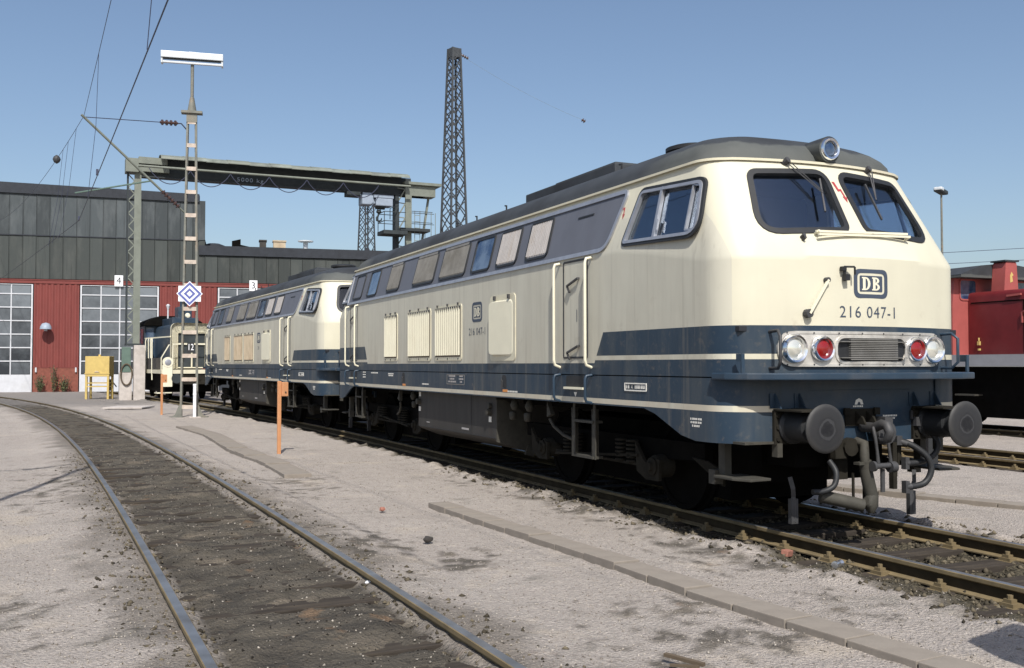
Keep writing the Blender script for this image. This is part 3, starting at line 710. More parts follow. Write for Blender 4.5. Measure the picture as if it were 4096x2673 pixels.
for y in (5.62, 6.12): m.plate([(y - .02, 2.56), (y + .02, 2.56), (y + .02, 2.62), (y - .02, 2.62)], SX, .01, .04)
part(m, 'hinges', m_steel, cov)

# doors with handrails
def door(yc, hw, z0=1.72, z1=2.90, n_=True):
    m = MB(); q = rrect(yc - hw + .10, z0, yc + hw - .10, z1, .02, 2); m.ring(inset(q, -.012), inset(q, .012), SX, .0005, .006); d = part(m, 'door_outline', m_steel)
    m = MB()
    for z in (2.62, 1.80):
        m.bar(SX(yc - .12, z + .06, .03), SX(yc + .16, z - .02, .035), .022); m.bar(SX(yc + .16, z - .02, .035), SX(yc + .10, z - .10, .03), .02); m.bar(SX(yc - .10, z + .06, 0), SX(yc - .10, z + .06, .035), .02)
        part(m, 'door_handle', m_steel, d); m = MB()
    return d
def rails(yc, hw):
    for y in (yc - hw, yc + hw):
        m = MB(); m.tube([SX(y, 2.90, .0), SX(y, 2.885, .075), SX(y, 2.84, .09), SX(y, 1.69, .09), SX(y, 1.63, .075), SX(y, 1.60, .0)], .0175, 10); part(m, 'handrail', m_creamclean, smooth=60)
        m = MB(); m.tube([SX(y, 1.51, .0), SX(y, 1.50, .075), SX(y, 1.46, .09), SX(y, 1.24, .09), SX(y, 1.20, .075), SX(y, 1.18, .0)], .018, 10); part(m, 'lower_handrail', m_blue, smooth=60)
    m = MB(); m.plate(rpoly([(yc - .24, 1.36), (yc + .24, 1.36), (yc + .24, 1.50), (yc - .24, 1.50)], .03, 3), SX, .001, .004); st = part(m, 'step_recess', m_rubber)
    m = MB(); m.bb((-1.57, yc - .25, 1.335), (-1.53, yc + .25, 1.362)); part(m, 'tread', m_creamclean, st)
door(3.66, .41); rails(3.66, .41); door(13.9, .38); rails(13.9, .38)
letters('door_number', '1', .22, lambda u, v, o: SX(3.62 - u, 2.22 + v, o), m_print, loco, .7)

# emblems and numbers
def emblem(mp, w_, h_):
    o = MB().ring(rrect(-w_ / 2, -h_ / 2, w_ / 2, h_ / 2, h_ * .26), rrect(-w_ * .40, -h_ * .36, w_ * .40, h_ * .36, h_ * .16), mp, .001, .003).build('railway_emblem', m_print, loco)
    m = MB(); m.ring(rrect(-w_ * .335, -h_ * .275, w_ * .335, h_ * .275, h_ * .05), rrect(-w_ * .300, -h_ * .235, w_ * .300, h_ * .235, h_ * .035), mp, .001, .003)
    m.plate(rrect(-w_ * .300, -h_ * .235, w_ * .300, h_ * .235, h_ * .02), mp, .001, .0025); part(m, 'emblem_field', m_print, o)
    s = h_ * .45                                        # slab-serif D and B, flat print
    def P(poly, dx): return [(x * s * .96 + dx, y * s - s / 2) for x, y in poly]
    def arc(cx, cy, rx, ry, a0, a1, n=8): return [(cx + rx * math.cos(R(a0 + (a1 - a0) * i / n)), cy + ry * math.sin(R(a0 + (a1 - a0) * i / n))) for i in range(n + 1)]
    m = MB()
    for dx, ls in ((-w_ * .275, 'D'), (w_ * .02, 'B')):
        stem = [(0, 0), (.36, 0), (.36, 1), (0, 1), (0, .9), (.10, .9), (.10, .1), (0, .1)]
        m.plate(P(stem, dx), mp, .003, .0045)
        if ls == 'D':
            a = arc(.36, .5, .50, .5, -90, 90); b = arc(.36, .5, .24, .40, -90, 90)
            n_ = len(a); vs = [mp(*p, .0045) for p in P(a, dx)] + [mp(*p, .0045) for p in P(b, dx)]; m.add(vs, [(i, i + 1, n_ + i + 1, n_ + i) for i in range(n_ - 1)])
        else:
            for cy, ry, rx in ((.26, .27, .46), (.75, .25, .40)):
                a = arc(.36, cy, rx, ry, -90, 90); b = arc(.36, cy, rx - .25, ry - .10, -90, 90); n_ = len(a)
                vs = [mp(*p, .0045) for p in P(a, dx)] + [mp(*p, .0045) for p in P(b, dx)]; m.add(vs, [(i, i + 1, n_ + i + 1, n_ + i) for i in range(n_ - 1)])
    part(m, 'emblem_letters', m_creamclean, o); return o
FT = lambda cx, cz: (lambda u, v, o: FX(cx + u, cz + v, o))
ST = lambda cy, cz: (lambda u, v, o: SX(cy - u, cz + v, o))
emblem(FT(.0, 2.425), .43, .285); emblem(ST(6.84, 2.43), .40, .30)
letters('front_number', '216 047-1', .160, FT(-.02, 2.14), m_print, loco, 1.0, 1.12)
letters('side_number', '216 047-1', .155, ST(6.83, 2.13), m_print, loco, 1.0, 1.08)

# front fittings above the lamps
m = MB()
for z, o_ in ((2.925, .05), (2.885, .065)): m.bar(FX(-.56, z - .02, o_), FX(.66, z + .02, o_), .022)
for x in (-.54, .64): m.bar(FX(x, 2.91, -.01), FX(x, 2.90, .07), .02)
part(m, 'handhold_bar', m_creamclean)
m = MB(); m.cyl(FX(-.536, 2.447, .0), FX(-.536, 2.447, .05), .025, 10); m.cyl(FX(-.742, 2.122, .0), FX(-.742, 2.122, .06), .042, 10); part(m, 'rod_bracket', m_steel)
m = MB(); m.bar(FX(-.536, 2.447, .045), FX(-.742, 2.122, .055), .022); part(m, 'rod', m_creamclean)
m = MB(); m.bar(FX(-.345, 2.58, .03), FX(-.345, 2.44, .03), .02); m.bar(FX(-.345, 2.58, .02), FX(-.27, 2.575, .08), .018); m.bar(FX(-.27, 2.575, .08), FX(-.27, 2.50, .08), .014); m.box(FX(-.335, 2.475, .04), (.05, .05, .06)); m.box(FX(-.36, 2.56, .03), (.05, .04, .04)); part(m, 'signal_disc_holder', m_rubber)
m = MB(); m.cyl(FX(-.70, 2.865, .0), FX(-.70, 2.865, .05), .02, 8); m.cyl(FX(-.70, 2.84, .0), FX(-.70, 2.84, .05), .015, 8); part(m, 'washer_nozzle', m_steel)

# lamp panel
LP = dens(rrect(-1.04, 1.615, 1.04, 1.955, .165, 7), .1); m = MB(); bent(m, LP, FX, .002, .018, 32); m.ring(LP, inset(LP, .025), FX, .018, .026); lp = part(m, 'lamp_panel', m_panel, smooth=50)
def headlight(x, r, lens, nm):
    c = FX(x, 1.787, .015); m = MB(); m.lathe([(r * .70, -.005), (r * .78, -.05), (r * .9, -.058), (r, -.035), (r, .0)], 26, 'y', c); rim = part(m, nm, m_chrome, smooth=40)
    m = MB(); m.lathe([(r * .05, -.048), (r * .5, -.036), (r * .76, -.016)], 24, 'y', c); part(m, 'lens', lens, rim, smooth=60); return rim
headlight(-.885, .142, m_lens, 'headlight'); headlight(.885, .142, m_lens, 'headlight'); headlight(-.595, .125, m_redlens, 'tail_light'); headlight(.595, .125, m_redlens, 'tail_light')
m = MB(); q = dens(rrect(-.43, 1.665, .43, 1.89, .09, 6), .1); m.ring(inset(q, -.025), q, FX, .018, .030); gr = part(m, 'front_grille', m_panel, smooth=50)
m = MB(); bent(m, q, FX, .004, .0215); part(m, 'grille_back', m_rubber, gr)
m = MB()
for i in range(12): z = 1.685 + .0175 * i; m.bb((-.30, FX(.30, 0, .032)[1] - .02, z - .005), (.30, FX(.30, 0, .020)[1], z + .005))
for z in (1.70, 1.855): m.bb((-.42, FX(.42, 0, .04)[1] - .03, z - .004), (.42, FX(.42, 0, .030)[1], z + .004))
part(m, 'grille_slats', m_louvred, gr)
m = MB()
for x in [-.95 + .27 * i for i in range(8)]:
    for z in (1.634, 1.936): m.cyl(FX(x, z, .018), FX(x, z, .028), .009, 6)
part(m, 'panel_screws', m_steel, lp)
# lower frame, skirts and buffer beam
def skirt_strip(sd):
    o = outline(1.53, .36, .42); n_ = len(o); half = o[:n_ // 2 + 1]; pts = [p for p in half if p[0] > 1.02]; pts = [(1.02, .36 + BOW * 1.02 ** 2)] + pts + [(1.02, LEN - .36 - BOW * 1.02 ** 2)]
    dense = []
    for a, b in zip(pts, pts[1:]):
        kk = max(1, int((Vector(b) - Vector(a)).length / .16)); dense += [tuple(Vector(a).lerp(Vector(b), i / kk)) for i in range(kk)]
    dense.append(pts[-1]); m = MB(); vs = []; fs = []
    def zb(x, y):
        e = min(y, LEN - y); return .885 + (1.168 - .885) * min(1, max(0, (e - 1.28) / .72))
    for x, y in dense:
        nx_ = 0 if x < 1.1 else 1
        for off, zz in ((0, zb(x, y)), (0, 1.505), (-.03, 1.505), (-.03, zb(x, y))): vs.append((sd * (x + off), y, zz))
    for i in range(len(dense) - 1):
        for j in range(4): fs.append((i * 4 + j, i * 4 + (j + 1) % 4, (i + 1) * 4 + (j + 1) % 4, (i + 1) * 4 + j))
    fs += [(0, 1, 2, 3), tuple(len(vs) - 4 + q for q in (3, 2, 1, 0))]
    m.add(vs, fs); return part(m, 'frame_skirt', m_paint, smooth=30)
skirt_strip(-1); skirt_strip(1)
for a in (0, 1):
    f = (lambda y: y) if a == 0 else (lambda y: LEN - y); m = MB()
    m.bb((-1.06, f(.52), 1.06), (1.06, f(.62), 1.50)); m.bb((-.62, f(.522), .875), (.70, f(.60), 1.07)); m.bb((-.62, f(.515), 1.378), (.66, f(.52), 1.388))
    part(m, 'buffer_beam', m_blue, bevel=.008)
m = MB(); m.bb((-1.42, 1.0, 1.19), (1.42, 15.0, 1.505)); m.bb((-.95, .66, 1.05), (.95, 15.34, 1.49)); m.bb((-1.46, 2.8, 1.5), (1.46, 13.2, 1.56)); m.bb((-.68, 1.2, .42), (.68, 1.9, 1.2)); m.bb((-.68, 14.1, .42), (.68, 14.8, 1.2)); m.bb((-.62, .75, .62), (.5, 1.2, 1.1)); m.bb((-.62, 14.8, .62), (.5, 15.25, 1.1)); part(m, 'underframe', m_black)
# running board round the front
for a in (0, 1):
    f = (lambda y: y) if a == 0 else (lambda y: LEN - y)
    q = [(-1.05, .50), (-1.49, .90), (-1.575, .80), (-1.56, .62), (-1.45, .42), (-1.27, .26), (-1.0, .17), (-.5, .12), (0, .105), (.5, .12), (1.0, .17), (1.27, .26), (1.45, .42), (1.56, .62), (1.575, .80), (1.49, .90), (1.05, .50)]
    m = MB(); m.plate([(x, f(y)) for x, y in q], lambda u, v, o: (u, v, o), 1.492, 1.556); rb = part(m, 'running_board', m_blue, bevel=.012)
    for s in (-1, 1): m = MB(); m.bar((s * 1.44, f(.50), 1.55), (s * 1.44, f(.50), 1.735), .035, .018); m.bar((s * 1.44, f(.50), 1.70), (s * 1.44, f(.58), 1.70), .03, .07); part(m, 'post', m_blue, rb)
    for s in (-1, 1):
        m = MB(); x = s * 1.10
        m.tube([(x, f(.56), 1.945), (x + s * .01, f(.40), 1.955), (x + s * .03, f(.34), 1.90), (x + s * .03, f(.34), 1.66), (x + s * .01, f(.40), 1.60), (x, f(.56), 1.60)], .016, 8); part(m, 'front_handrail', m_steel if s < 0 else m_blue, smooth=60)

# buffers
for a in (0, 1):
    f = (lambda y: y) if a == 0 else (lambda y: LEN - y); sg = 1 if a == 0 else -1
    for s in (-1, 1):
        x = s * .875
        m = MB(); m.lathe([(r_, f(y)) for r_, y in ((.02, .012), (.10, .010), (.19, .016), (.215, .022), (.226, .034), (.222, .05), (.12, .062), (.085, .09))], 36, 'y', (x, 0, 1.05)); bu = part(m, 'buffer', m_buffer, smooth=35)
        m = MB(); m.lathe([(r_, f(y)) for r_, y in ((.10, .08), (.10, .20), (.135, .21), (.145, .44), (.17, .47), (.17, .50))], 22, 'y', (x, 0, 1.05)); part(m, 'shank', m_rubber, bu, smooth=35)
        m = MB(); m.bb((x - .21, f(.49), .88), (x + .21, f(.522), 1.20))
        for dx in (-.17, .17):
            for dz in (-.11, 0, .11): m.cyl((x + dx, f(.475), 1.04 + dz), (x + dx, f(.50), 1.04 + dz), .022, 6)
        part(m, 'base_plate', m_dirt, bu)
        m = MB(); m.bb((x - .20, f(.12), 1.198), (x + .19, f(.52), 1.213)); part(m, 'buffer_step', m_dirt, bu)
        for dx in (-.19, .10):
            m = MB(); q = [(f(.52), 1.22), (f(.42), 1.22), (f(.51), 1.36), (f(.52), 1.36)]; m.plate(q, lambda u, v, o: (o, u, v), x + dx, x + dx + .014); m.bb((x + dx - .05, f(.512), 1.22), (x + dx, f(.5195), 1.36)); part(m, 'bracket', m_blue, bu)

# ------------------------------------------------------------------ coupling, hoses, running gear
for a in (0, 1):
    f = (lambda y: y) if a == 0 else (lambda y: LEN - y)
    m = MB()
    m.bb((-.21, f(.50), 1.03), (.18, f(.52), 1.20))
    for x in (-.09, .05): m.plate([(f(.50), 1.05), (f(.36), 1.05), (f(.40), 1.12), (f(.50), 1.18)], lambda u, v, o: (o, u, v), x, x + .022)
    m.bb((-.24, f(.47), 1.14), (-.17, f(.50), 1.21)); m.bb((.14, f(.47), 1.14), (.21, f(.50), 1.21))
    hk = part(m, 'coupling_plate', m_dirt, bevel=.006)
    m = MB(); m.tube([(0, f(.50), 1.02), (0, f(.34), 1.02), (0, f(.24), 1.06), (0, f(.17), 1.05), (0, f(.14), .99), (0, f(.17), .92), (0, f(.23), .90), (0, f(.27), .925)], [.05, .05, .05, .048, .045, .042, .036, .022], 10); part(m, 'draw_hook', m_steel, hk, smooth=60)
    m = MB(); m.lathe([(.03, -.06), (.115, -.05), (.125, 0), (.115, .05), (.03, .06)], 18, 'y', (.20, f(.42), .965)); m.bb((.14, f(.34), 1.0), (.24, f(.50), 1.12)); part(m, 'horn_pot', m_steel, hk, smooth=50)
    m = MB()
    for x, x2 in ((-.055, -.02), (.10, .14)):
        m.tube([(x, f(.30), 1.03), (x - .01, f(.26), .93), (x + .02, f(.27), .80), (x2, f(.27), .665)], [.018, .017, .015, .02], 8)
    m.cyl((-.08, f(.27), .655), (.20, f(.27), .655), .028, 10); m.cyl((-.10, f(.27), .655), (-.07, f(.27), .655), .05, 12); m.cyl((.12, f(.27), .64), (.19, f(.27), .64), .055, 12); m.cyl((.06, f(.30), .62), (.06, f(.30), .40), .022, 8)
    part(m, 'screw_coupling', m_steel, smooth=50)
    def hose(nm, pts, r, mat, head=True):
        q = []; P = [Vector((p[0], f(p[1]), p[2])) for p in pts]
        for i in range(len(P) - 1):
            p0, p1, p2, p3 = P[max(i - 1, 0)], P[i], P[i + 1], P[min(i + 2, len(P) - 1)]
            for k in range(6):
                t = k / 6; q.append(.5 * ((2 * p1) + (p2 - p0) * t + (2 * p0 - 5 * p1 + 4 * p2 - p3) * t * t + (3 * p1 - p0 - 3 * p2 + p3) * t ** 3))
        q.append(P[-1]); m = MB(); m.tube(q, r, 10); h = part(m, nm, mat, smooth=60)
        if head:
            m = MB(); m.box(P[0], (.07, .10, .09)); m.cyl(P[0], P[0] + (P[1] - P[0]) * .7, .034, 10); m.bar(P[0] + Vector((-.05, 0, .02)), P[0] + Vector((-.05, 0, .11)), .022); m.cyl(q[-3], q[-1], .034, 10); m.box(P[-1], (.05, .06, .12)); part(m, 'hose_cock', m_steel, h, smooth=40)
        return h
    hose('brake_hose', [(.44, .50, .875), (.56, .42, .83), (.68, .34, .72), (.72, .32, .58), (.64, .34, .45), (.44, .38, .42)], .032, m_rubber)
    hose('brake_hose', [(.70, .50, 1.06), (.80, .44, .99), (.88, .38, .84), (.83, .40, .71), (.66, .44, .65), (.52, .46, .645)], .030, m_rubber)
    hose('brake_hose', [(-.42, .50, .70), (-.41, .42, .60), (-.45, .40, .48), (-.55, .42, .425), (-.68, .44, .42)], .028, m_rubber, False)
    m = MB(); m.tube([(-.08, f(.50), .88), (-.07, f(.40), .86), (-.10, f(.37), .76), (-.095, f(.37), .69)], .045, 12); m.cyl((-.095, f(.37), .70), (-.075, f(.37), .60), .062, 12); m.bb((-.20, f(.33), .665), (.02, f(.41), .69))
    m.tube([(-.085, f(.37), .62), (-.06, f(.36), .48), (-.025, f(.35), .34)], [.062, .064, .062], 14); m.tube([(-.03, f(.35), .36), (-.06, f(.34), .27), (-.05, f(.34), .20)], [.064, .075, .03], 12); m.cyl((-.13, f(.34), .31), (-.08, f(.34), .28), .05, 12)
    part(m, 'heating_hose', m_greydust, smooth=50)
    m = MB(); m.tube([(-.15, f(.34), .275), (-.33, f(.42), .32), (-.52, f(.52), .365)], .062, 14); part(m, 'heating_pipe_end', m_greydust, smooth=50)
    m = MB(); m.bb((-.26, f(.6), .50), (-.10, f(.7), .95)); m.cyl((-.18, f(.45), .83), (-.18, f(.60), .83), .09, 12); m.bb((-.36, f(.48), .72), (-.22, f(.55), .90)); m.bar((-.17, f(.45), .58), (-.17, f(.45), .33), .02); m.bb((.32, f(.42), .40), (.37, f(.48), .86)); m.bb((.48, f(.52), .62), (.53, f(.58), .90)); part(m, 'brake_pipes', m_dirt)
    m = MB(); m.bar((.09, f(.55), .62), (.09, f(.55), .24), .05); m.bar((.09, f(.55), .66), (.09, f(.65), .80), .05); part(m, 'rail_contact_arm', m_dirt)
    for s in (-1, 1):                                   # corner steps and rail guards
        m = MB(); m.bb((s * 1.32, f(.95), .56), (s * 1.24, f(1.05), .90)); m.bb((s * 1.36, f(1.06), .46), (s * 1.26, f(1.16), .60)); stp = part(m, 'corner_step', m_greydust)
        m = MB(); m.plate([(s * 1.42, f(1.0)), (s * 1.10, f(1.0)), (s * 1.08, f(.55)), (s * 1.34, f(.52)), (s * 1.42, f(.7))], lambda u, v, o: (u, v, o), .535, .56); part(m, 'tread', m_greydust, stp, bevel=.006)
        m = MB(); m.tube([(s * .80, f(.62), .55), (s * .78, f(.60), .44), (s * .76, f(.62), .36), (s * .755, f(.62), .12)], .028, 4); m.bb((s * .72, f(.60), .10), (s * .80, f(.65), .34)); part(m, 'rail_guard', m_steel)
        m = MB(); m.plate([(f(1.75), .66), (f(1.45), .64), (f(1.20), .56), (f(1.20), .41), (f(1.62), .60)], lambda u, v, o: (o, u, v), s * 1.16, s * 1.13); part(m, 'sand_deflector', m_dirt)
        m = MB(); m.bb((s * 1.42, f(.50), .885), (s * 1.00, f(.72), .908)); m.bb((s * 1.06, f(.48), .76), (s * 1.00, f(.56), .89)); part(m, 'coupler_step', m_greydust)
def bogie(y0, flip):
    f = (lambda y: y0 + (y if not flip else -y))        # y = 0 at the bogie centre, outward axle at -1.4
    for d in (-1.4, 1.4):
        for s in (-1, 1):
            m = MB(); m.lathe([(.10, .0), (.14, .02), (.43, .03), (.44, .05), (.50, .05), (.50, -.04), (.53, -.06), (.53, -.09), (.12, -.09)], 36, 'x', (0, 0, 0)); 
            for i, v in enumerate(m.v): m.v[i] = (s * .76 + s * v[0], v[1] + f(d), v[2] + .50)
            part(m, 'wheel', m_black, smooth=35)
    m = MB(); m.cyl((-.75, f(-1.4), .5), (.75, f(-1.4), .5), .09, 12); m.cyl((-.75, f(1.4), .5), (.75, f(1.4), .5), .09, 12)
    m.bb((-.65, f(-2.0), .55), (.65, f(2.0), .95)); m.bb((-.66, f(-2.1), .18), (.66, f(2.1), .60)); part(m, 'axles_and_brakes', m_black)
    for s in (-1, 1):
        m = MB(); m.plate([(f(-2.2), .80), (f(2.2), .80), (f(2.2), .62), (f(1.0), .56), (f(.6), .46), (f(-.6), .46), (f(-1.0), .56), (f(-2.2), .62)], lambda u, v, o: (o, u, v), s * .96, s * 1.06); bf = part(m, 'bogie_frame', m_black)
        for d in (-1.4, 1.4):
            m = MB(); e = -1 if d < 0 else 1
            m.plate([(f(d + .38), .76), (f(d + .34), .42), (f(d + .14), .34), (f(d - .12), .345), (f(d - .14), .58), (f(d - .05), .60), (f(d + .08), .50), (f(d + .20), .56)], lambda u, v, o: (o, u, v), s * 1.20, s * 1.16); part(m, 'axle_guide', m_dirt, bf)
            m = MB(); m.lathe([(.13, .98), (.13, 1.12), (.125, 1.13), (.125, 1.17), (.10, 1.18), (.10, 1.22), (.06, 1.23), (.05, 1.26)], 18, 'x', (0, 0, 0))
            for i, v in enumerate(m.v): m.v[i] = (s * v[0], v[1] + f(d), v[2] + .5)
            part(m, 'axle_box', m_dirt, bf, smooth=40)
        for d in (-.55, -.80, .55, .80):
            m = MB()
            for i in range(6): m.lathe([(.055, .50 + i * .047), (.075, .505 + i * .047), (.075, .525 + i * .047), (.055, .53 + i * .047)], 12, 'z', (s * 1.16, f(d - .10), 0))
            part(m, 'spring', m_dirt, bf, smooth=50)
        m = MB(); m.bb((s * 1.10, f(-1.05), .475), (s * 1.18, f(1.05), .505)); m.bar((s * 1.2, f(-1.1), .60), (s * 1.2, f(1.0), .46), .03); part(m, 'brake_rod', m_dirt, bf)
        for d in (1.62, 2.12):
            m = MB(); m.lathe([(.02, 1.14), (.045, 1.11), (.065, 1.05), (.04, .99), (.02, .98)], 12, 'z', (s * 1.30, f(d), 0)); m.lathe([(.04, .96), (.055, .94), (.05, .86), (.03, .84)], 12, 'z', (s * 1.30, f(d + .06), 0)); part(m, 'sand_box', m_greydust, bf, smooth=50)
        m = MB(); m.plate([(f(.95), 1.15), (f(.83), .98), (f(.95), .94)], lambda u, v, o: (o, u, v), s * 1.36, s * 1.30); m.tube([(s * 1.33, f(.92), .92), (s * 1.30, f(.86), .82), (s * 1.26, f(.66), .72), (s * 1.22, f(.40), .66)], .022, 8); part(m, 'sand_pipe', m_greydust, bf, smooth=60)
bogie(3.85, False); bogie(12.15, True)
for s in (-1, 1):
    for ya, yb in ((3.40, 3.92), (13.6, 14.1)):
        m = MB()
        for y in (ya, yb):
            m.plate([(y - .03, 1.16), (y + .02, 1.16), (y + .03, 1.05), (y + .06, .98), (y + .06, .50), (y - .03, .50)], lambda u, v, o: (o, u, v), s * 1.42, s * 1.405); m.bb((s * 1.42, y + .045, .50), (s * 1.33, y + .06, 1.1))
        st = part(m, 'boarding_ladder', m_greydust)
        m = MB()
        for z in (.505, .93): m.bb((s * 1.44, ya, z), (s * 1.30, yb, z + .03))
        part(m, 'tread', m_greydust, st)
# fuel tank with its tapered end plate
m = MB(); q = [(-1.40, 1.165), (-1.40, .54), (-1.34, .50), (-1.0, .37), (1.0, .37), (1.34, .50), (1.40, .54), (1.40, 1.165)]
m.plate(q, lambda u, v, o: (u, o, v), 6.42, 9.95); tk = part(m, 'fuel_tank', m_tank, bevel=.01)
m = MB(); m.plate([(-1.40, 1.12), (-1.40, .50), (-.66, .27), (-.60, .40), (-.72, .58), (-.88, .64), (-.95, .92), (-1.26, 1.12)], lambda u, v, o: (u, o, v), 6.385, 6.415); m.plate([(-.95, .30), (-.80, .26), (-.82, .42), (-.90, .44)], lambda u, v, o: (u, o, v), 6.36, 6.40); part(m, 'tank_end_plate', m_greydust, tk)
m = MB(); m.bb((-1.405, 7.40, .54), (-1.4015, 7.425, 1.16)); m.bb((-1.404, 6.45, .545), (-1.4012, 9.93, .56)); part(m, 'tank_seam', m_rubber, tk)
m = MB(); m.cyl((-1.40, 6.62, .93), (-1.47, 6.62, .93), .05, 12); m.cyl((-1.40, 6.60, 1.02), (-1.45, 6.60, 1.02), .04, 10); m.cyl((-1.40, 9.86, .98), (-1.47, 9.86, .98), .05, 12); part(m, 'tank_valve', m_greydust, tk, smooth=50)
m = MB()
for y, z in ((6.62, .82), (9.85, .85), (9.84, 1.11)): m.box((-1.408, y, z), (.012, .08, .08))
part(m, 'tank_plate', m_white, tk)
m = MB(); m.bb((-1.404, 7.5, .605), (-1.4012, 7.8, .635)); m.bb((-1.404, 9.35, .625), (-1.4012, 9.5, .64)); part(m, 'tank_lettering', m_louvre, tk)
# small print and plates on the blue frame
def rows(nm, yc, zc, ws, h=.022, gap=.034, mat=None):
    m = MB(); z = zc
    for w_ in ws:
        k = max(2, int(w_ / .03)); 
        for i in range(k):
            y = yc + w_ / 2 - w_ * i / k; q = .70 if i % 3 else .5
            m.plate([(y, z), (y - w_ / k * q, z), (y - w_ / k * q, z + h), (y, z + h)], SX, .001, .0025)
        z -= gap
    return part(m, nm, mat or m_white)
m = MB(); m.ring(rrect(2.03, 1.345, 2.49, 1.435, .005, 1), rrect(2.045, 1.358, 2.475, 1.422, .004, 1), SX, .002, .008); pl = part(m, 'inspection_plate', m_white)
letters('inspection_lettering', '4', .07, lambda u, v, o: SX(2.335 - u, 1.388 + v, o), m_white, pl, .9)
rows('frame_lettering', 2.42, 1.372, (.075,), .042); rows('frame_lettering', 2.165, 1.372, (.22,), .042); rows('frame_lettering', 1.12, 1.09, (.20, .19, .14), .020, .034); rows('frame_lettering', 12.3, 1.46, (.5,)); rows('frame_lettering', 11.2, 1.45, (.35, .30)); rows('frame_lettering', 13.05, 1.47, (.22, .22, .22), .02, .05); rows('frame_lettering', 9.2, 1.29, (.35,)); rows('frame_lettering', 5.55, 1.25, (.40,))
m = MB(); m.ring(rrect(7.35, 1.315, 8.15, 1.48, .01, 1), rrect(7.37, 1.33, 8.13, 1.465, .01, 1), SX, .001, .003); dp = part(m, 'data_panel', m_louvred)
rows('data_lettering', 7.9, 1.44, (.3, .22, .36), .026, .045, m_louvre); rows('data_lettering', 7.5, 1.44, (.16, .2, .1), .026, .045, m_louvre)
m = MB(); m.plate([(3.62, 1.30), (3.70, 1.30), (3.66, 1.245)], SX, .001, .003); part(m, 'jacking_mark', m_white)
for y in (5.75, 10.35):
    m = MB(); m.plate(rpoly([(y - .02, 1.27), (y + .16, 1.34), (y + .14, 1.50), (y, 1.48)], .06, 4), SX, .0005, .002); jk = part(m, 'lifting_eye', m_rubber)
    m = MB(); m.plate(rpoly([(y + .13, 1.27), (y + .17, 1.34), (y + .16, 1.44), (y + .12, 1.40)], .02, 3), SX, .002, .012); part(m, 'eye_rim', m_steel, jk)
    m = MB(); m.plate([(y - .05, 1.248), (y + .12, 1.248), (y + .12, 1.285), (y - .05, 1.285)], SX, .001, .003); part(m, 'orange_mark', m_orange_p, jk)
BT = lambda cx, cz: (lambda u, v, o: (cx + u, .5215 - o, cz + v))
m = MB(); mp = BT(-.02, 1.27); m.ring([(-.055, -.03), (-.04, .015), (0, .032), (.04, .015), (.055, -.03)], [(-.022, -.03), (-.015, -.01), (0, .0), (.015, -.01), (.022, -.03)], mp, .001, .003); part(m, 'beam_mark', m_white)
def brow(nm, xc, zc, ws, h=.016, gap=.026):
    m = MB()
    for j, w_ in enumerate(ws):
        k = int(w_ / .02)
        for i in range(k): x = xc - w_ / 2 + w_ * i / k; m.plate([(x, zc - j * gap), (x + w_ / k * .72, zc - j * gap), (x + w_ / k * .72, zc - j * gap + h), (x, zc - j * gap + h)], BT(0, 0), .001, .003)
    return part(m, nm, m_white)
brow('beam_lettering', -.03, 1.215, (.13,)); brow('beam_lettering', .385, 1.115, (.19, .13, .08))

for o in list(bpy.data.objects):
    b = o.name.split('.')[0]
    if b in ('roof_hooks', 'rod_bracket', 'tank_valve', 'tank_plate', 'hinges', 'washer_nozzle', 'brake_pipes', 'bracket', 'coupler_step', 'orange_mark', 'cab_fittings', 'sand_box', 'rail_contact_arm', 'tank_lettering', 'tank_seam', 'corner_step', 'hose_cock', 'tread', 'boarding_ladder'): shatter(o)
    elif b in ('slats', 'panel_screws', 'frame_lettering', 'beam_lettering', 'data_lettering', 'hood_and_bolts', 'grille_slats', 'emblem_letters', 'axles_and_brakes', 'spring'): o['kind'] = 'stuff'
# the second locomotive, coupled behind, on the start of the curve
hide2 = ('lightning_sign',)
loco2 = copy_tree(loco, None)
loco2.location = (-.035, 16.16, 0); loco2.rotation_euler = (0, 0, R(3.55))
loco2['label'] = 'second cream and blue diesel locomotive coupled behind the nearest one'
for ch in list(loco2.children):
    b = ch.name.split('.')[0]
    if b in ('front_number', 'side_number'): bpy.data.objects.remove(ch)
    elif b == 'louvre_window':
        ch.data = ch.data.copy(); ch.data.materials[0] = m_louvred
    elif b == 'grille':
        for q in ch.children:
            if q.name.startswith('slats'): q.data = q.data.copy(); q.data.materials[0] = m_tan
    elif b == 'fan_housing': pass
letters('side_number', '216', .155, ST(6.86, 2.13), m_print, loco2, .80)

# ------------------------------------------------------------------ engine shed (two facets of a roundhouse front)
SH = thing('engine_shed', (-11.014, 64.02, 0), R(-8.8), 'long dark clad engine shed with red pillars and glazed doors behind the yard', 'engine shed')
def sp(mb, name, mat, parent=None, **kw): return mb.build(name, mat, parent or SH, **kw)
XL, XM, XR = -6.0, 12.0, 40.0
m = MB(); m.bb((XL, .25, -.3), (XM, .55, 13.0)); m.bb((XM, .25, -.3), (XR, .55, 9.4)); m.bb((XL, .55, 6.9), (XM - .3, 30, 12.6)); m.bb((XM - .3, .6, 6.9), (XR, 30, 9.3)); sp(m, 'wall', m_black)
def roofz(x): return 13.32 - .022 * (x - 0)
m = MB(); m.plate([(XL, roofz(XL) - .75), (XM, roofz(XM) - .55), (XM, roofz(XM)), (XL, roofz(XL))], lambda u, v, o: (u, o, v), -.12, .9); sp(m, 'fascia', m_fascia)
m = MB(); m.plate([(XM, 8.98), (XR, 8.98), (XR, 9.62), (XM, 9.62)], lambda u, v, o: (u, o, v), -.12, .9); sp(m, 'fascia', m_fascia)
meshes = {}
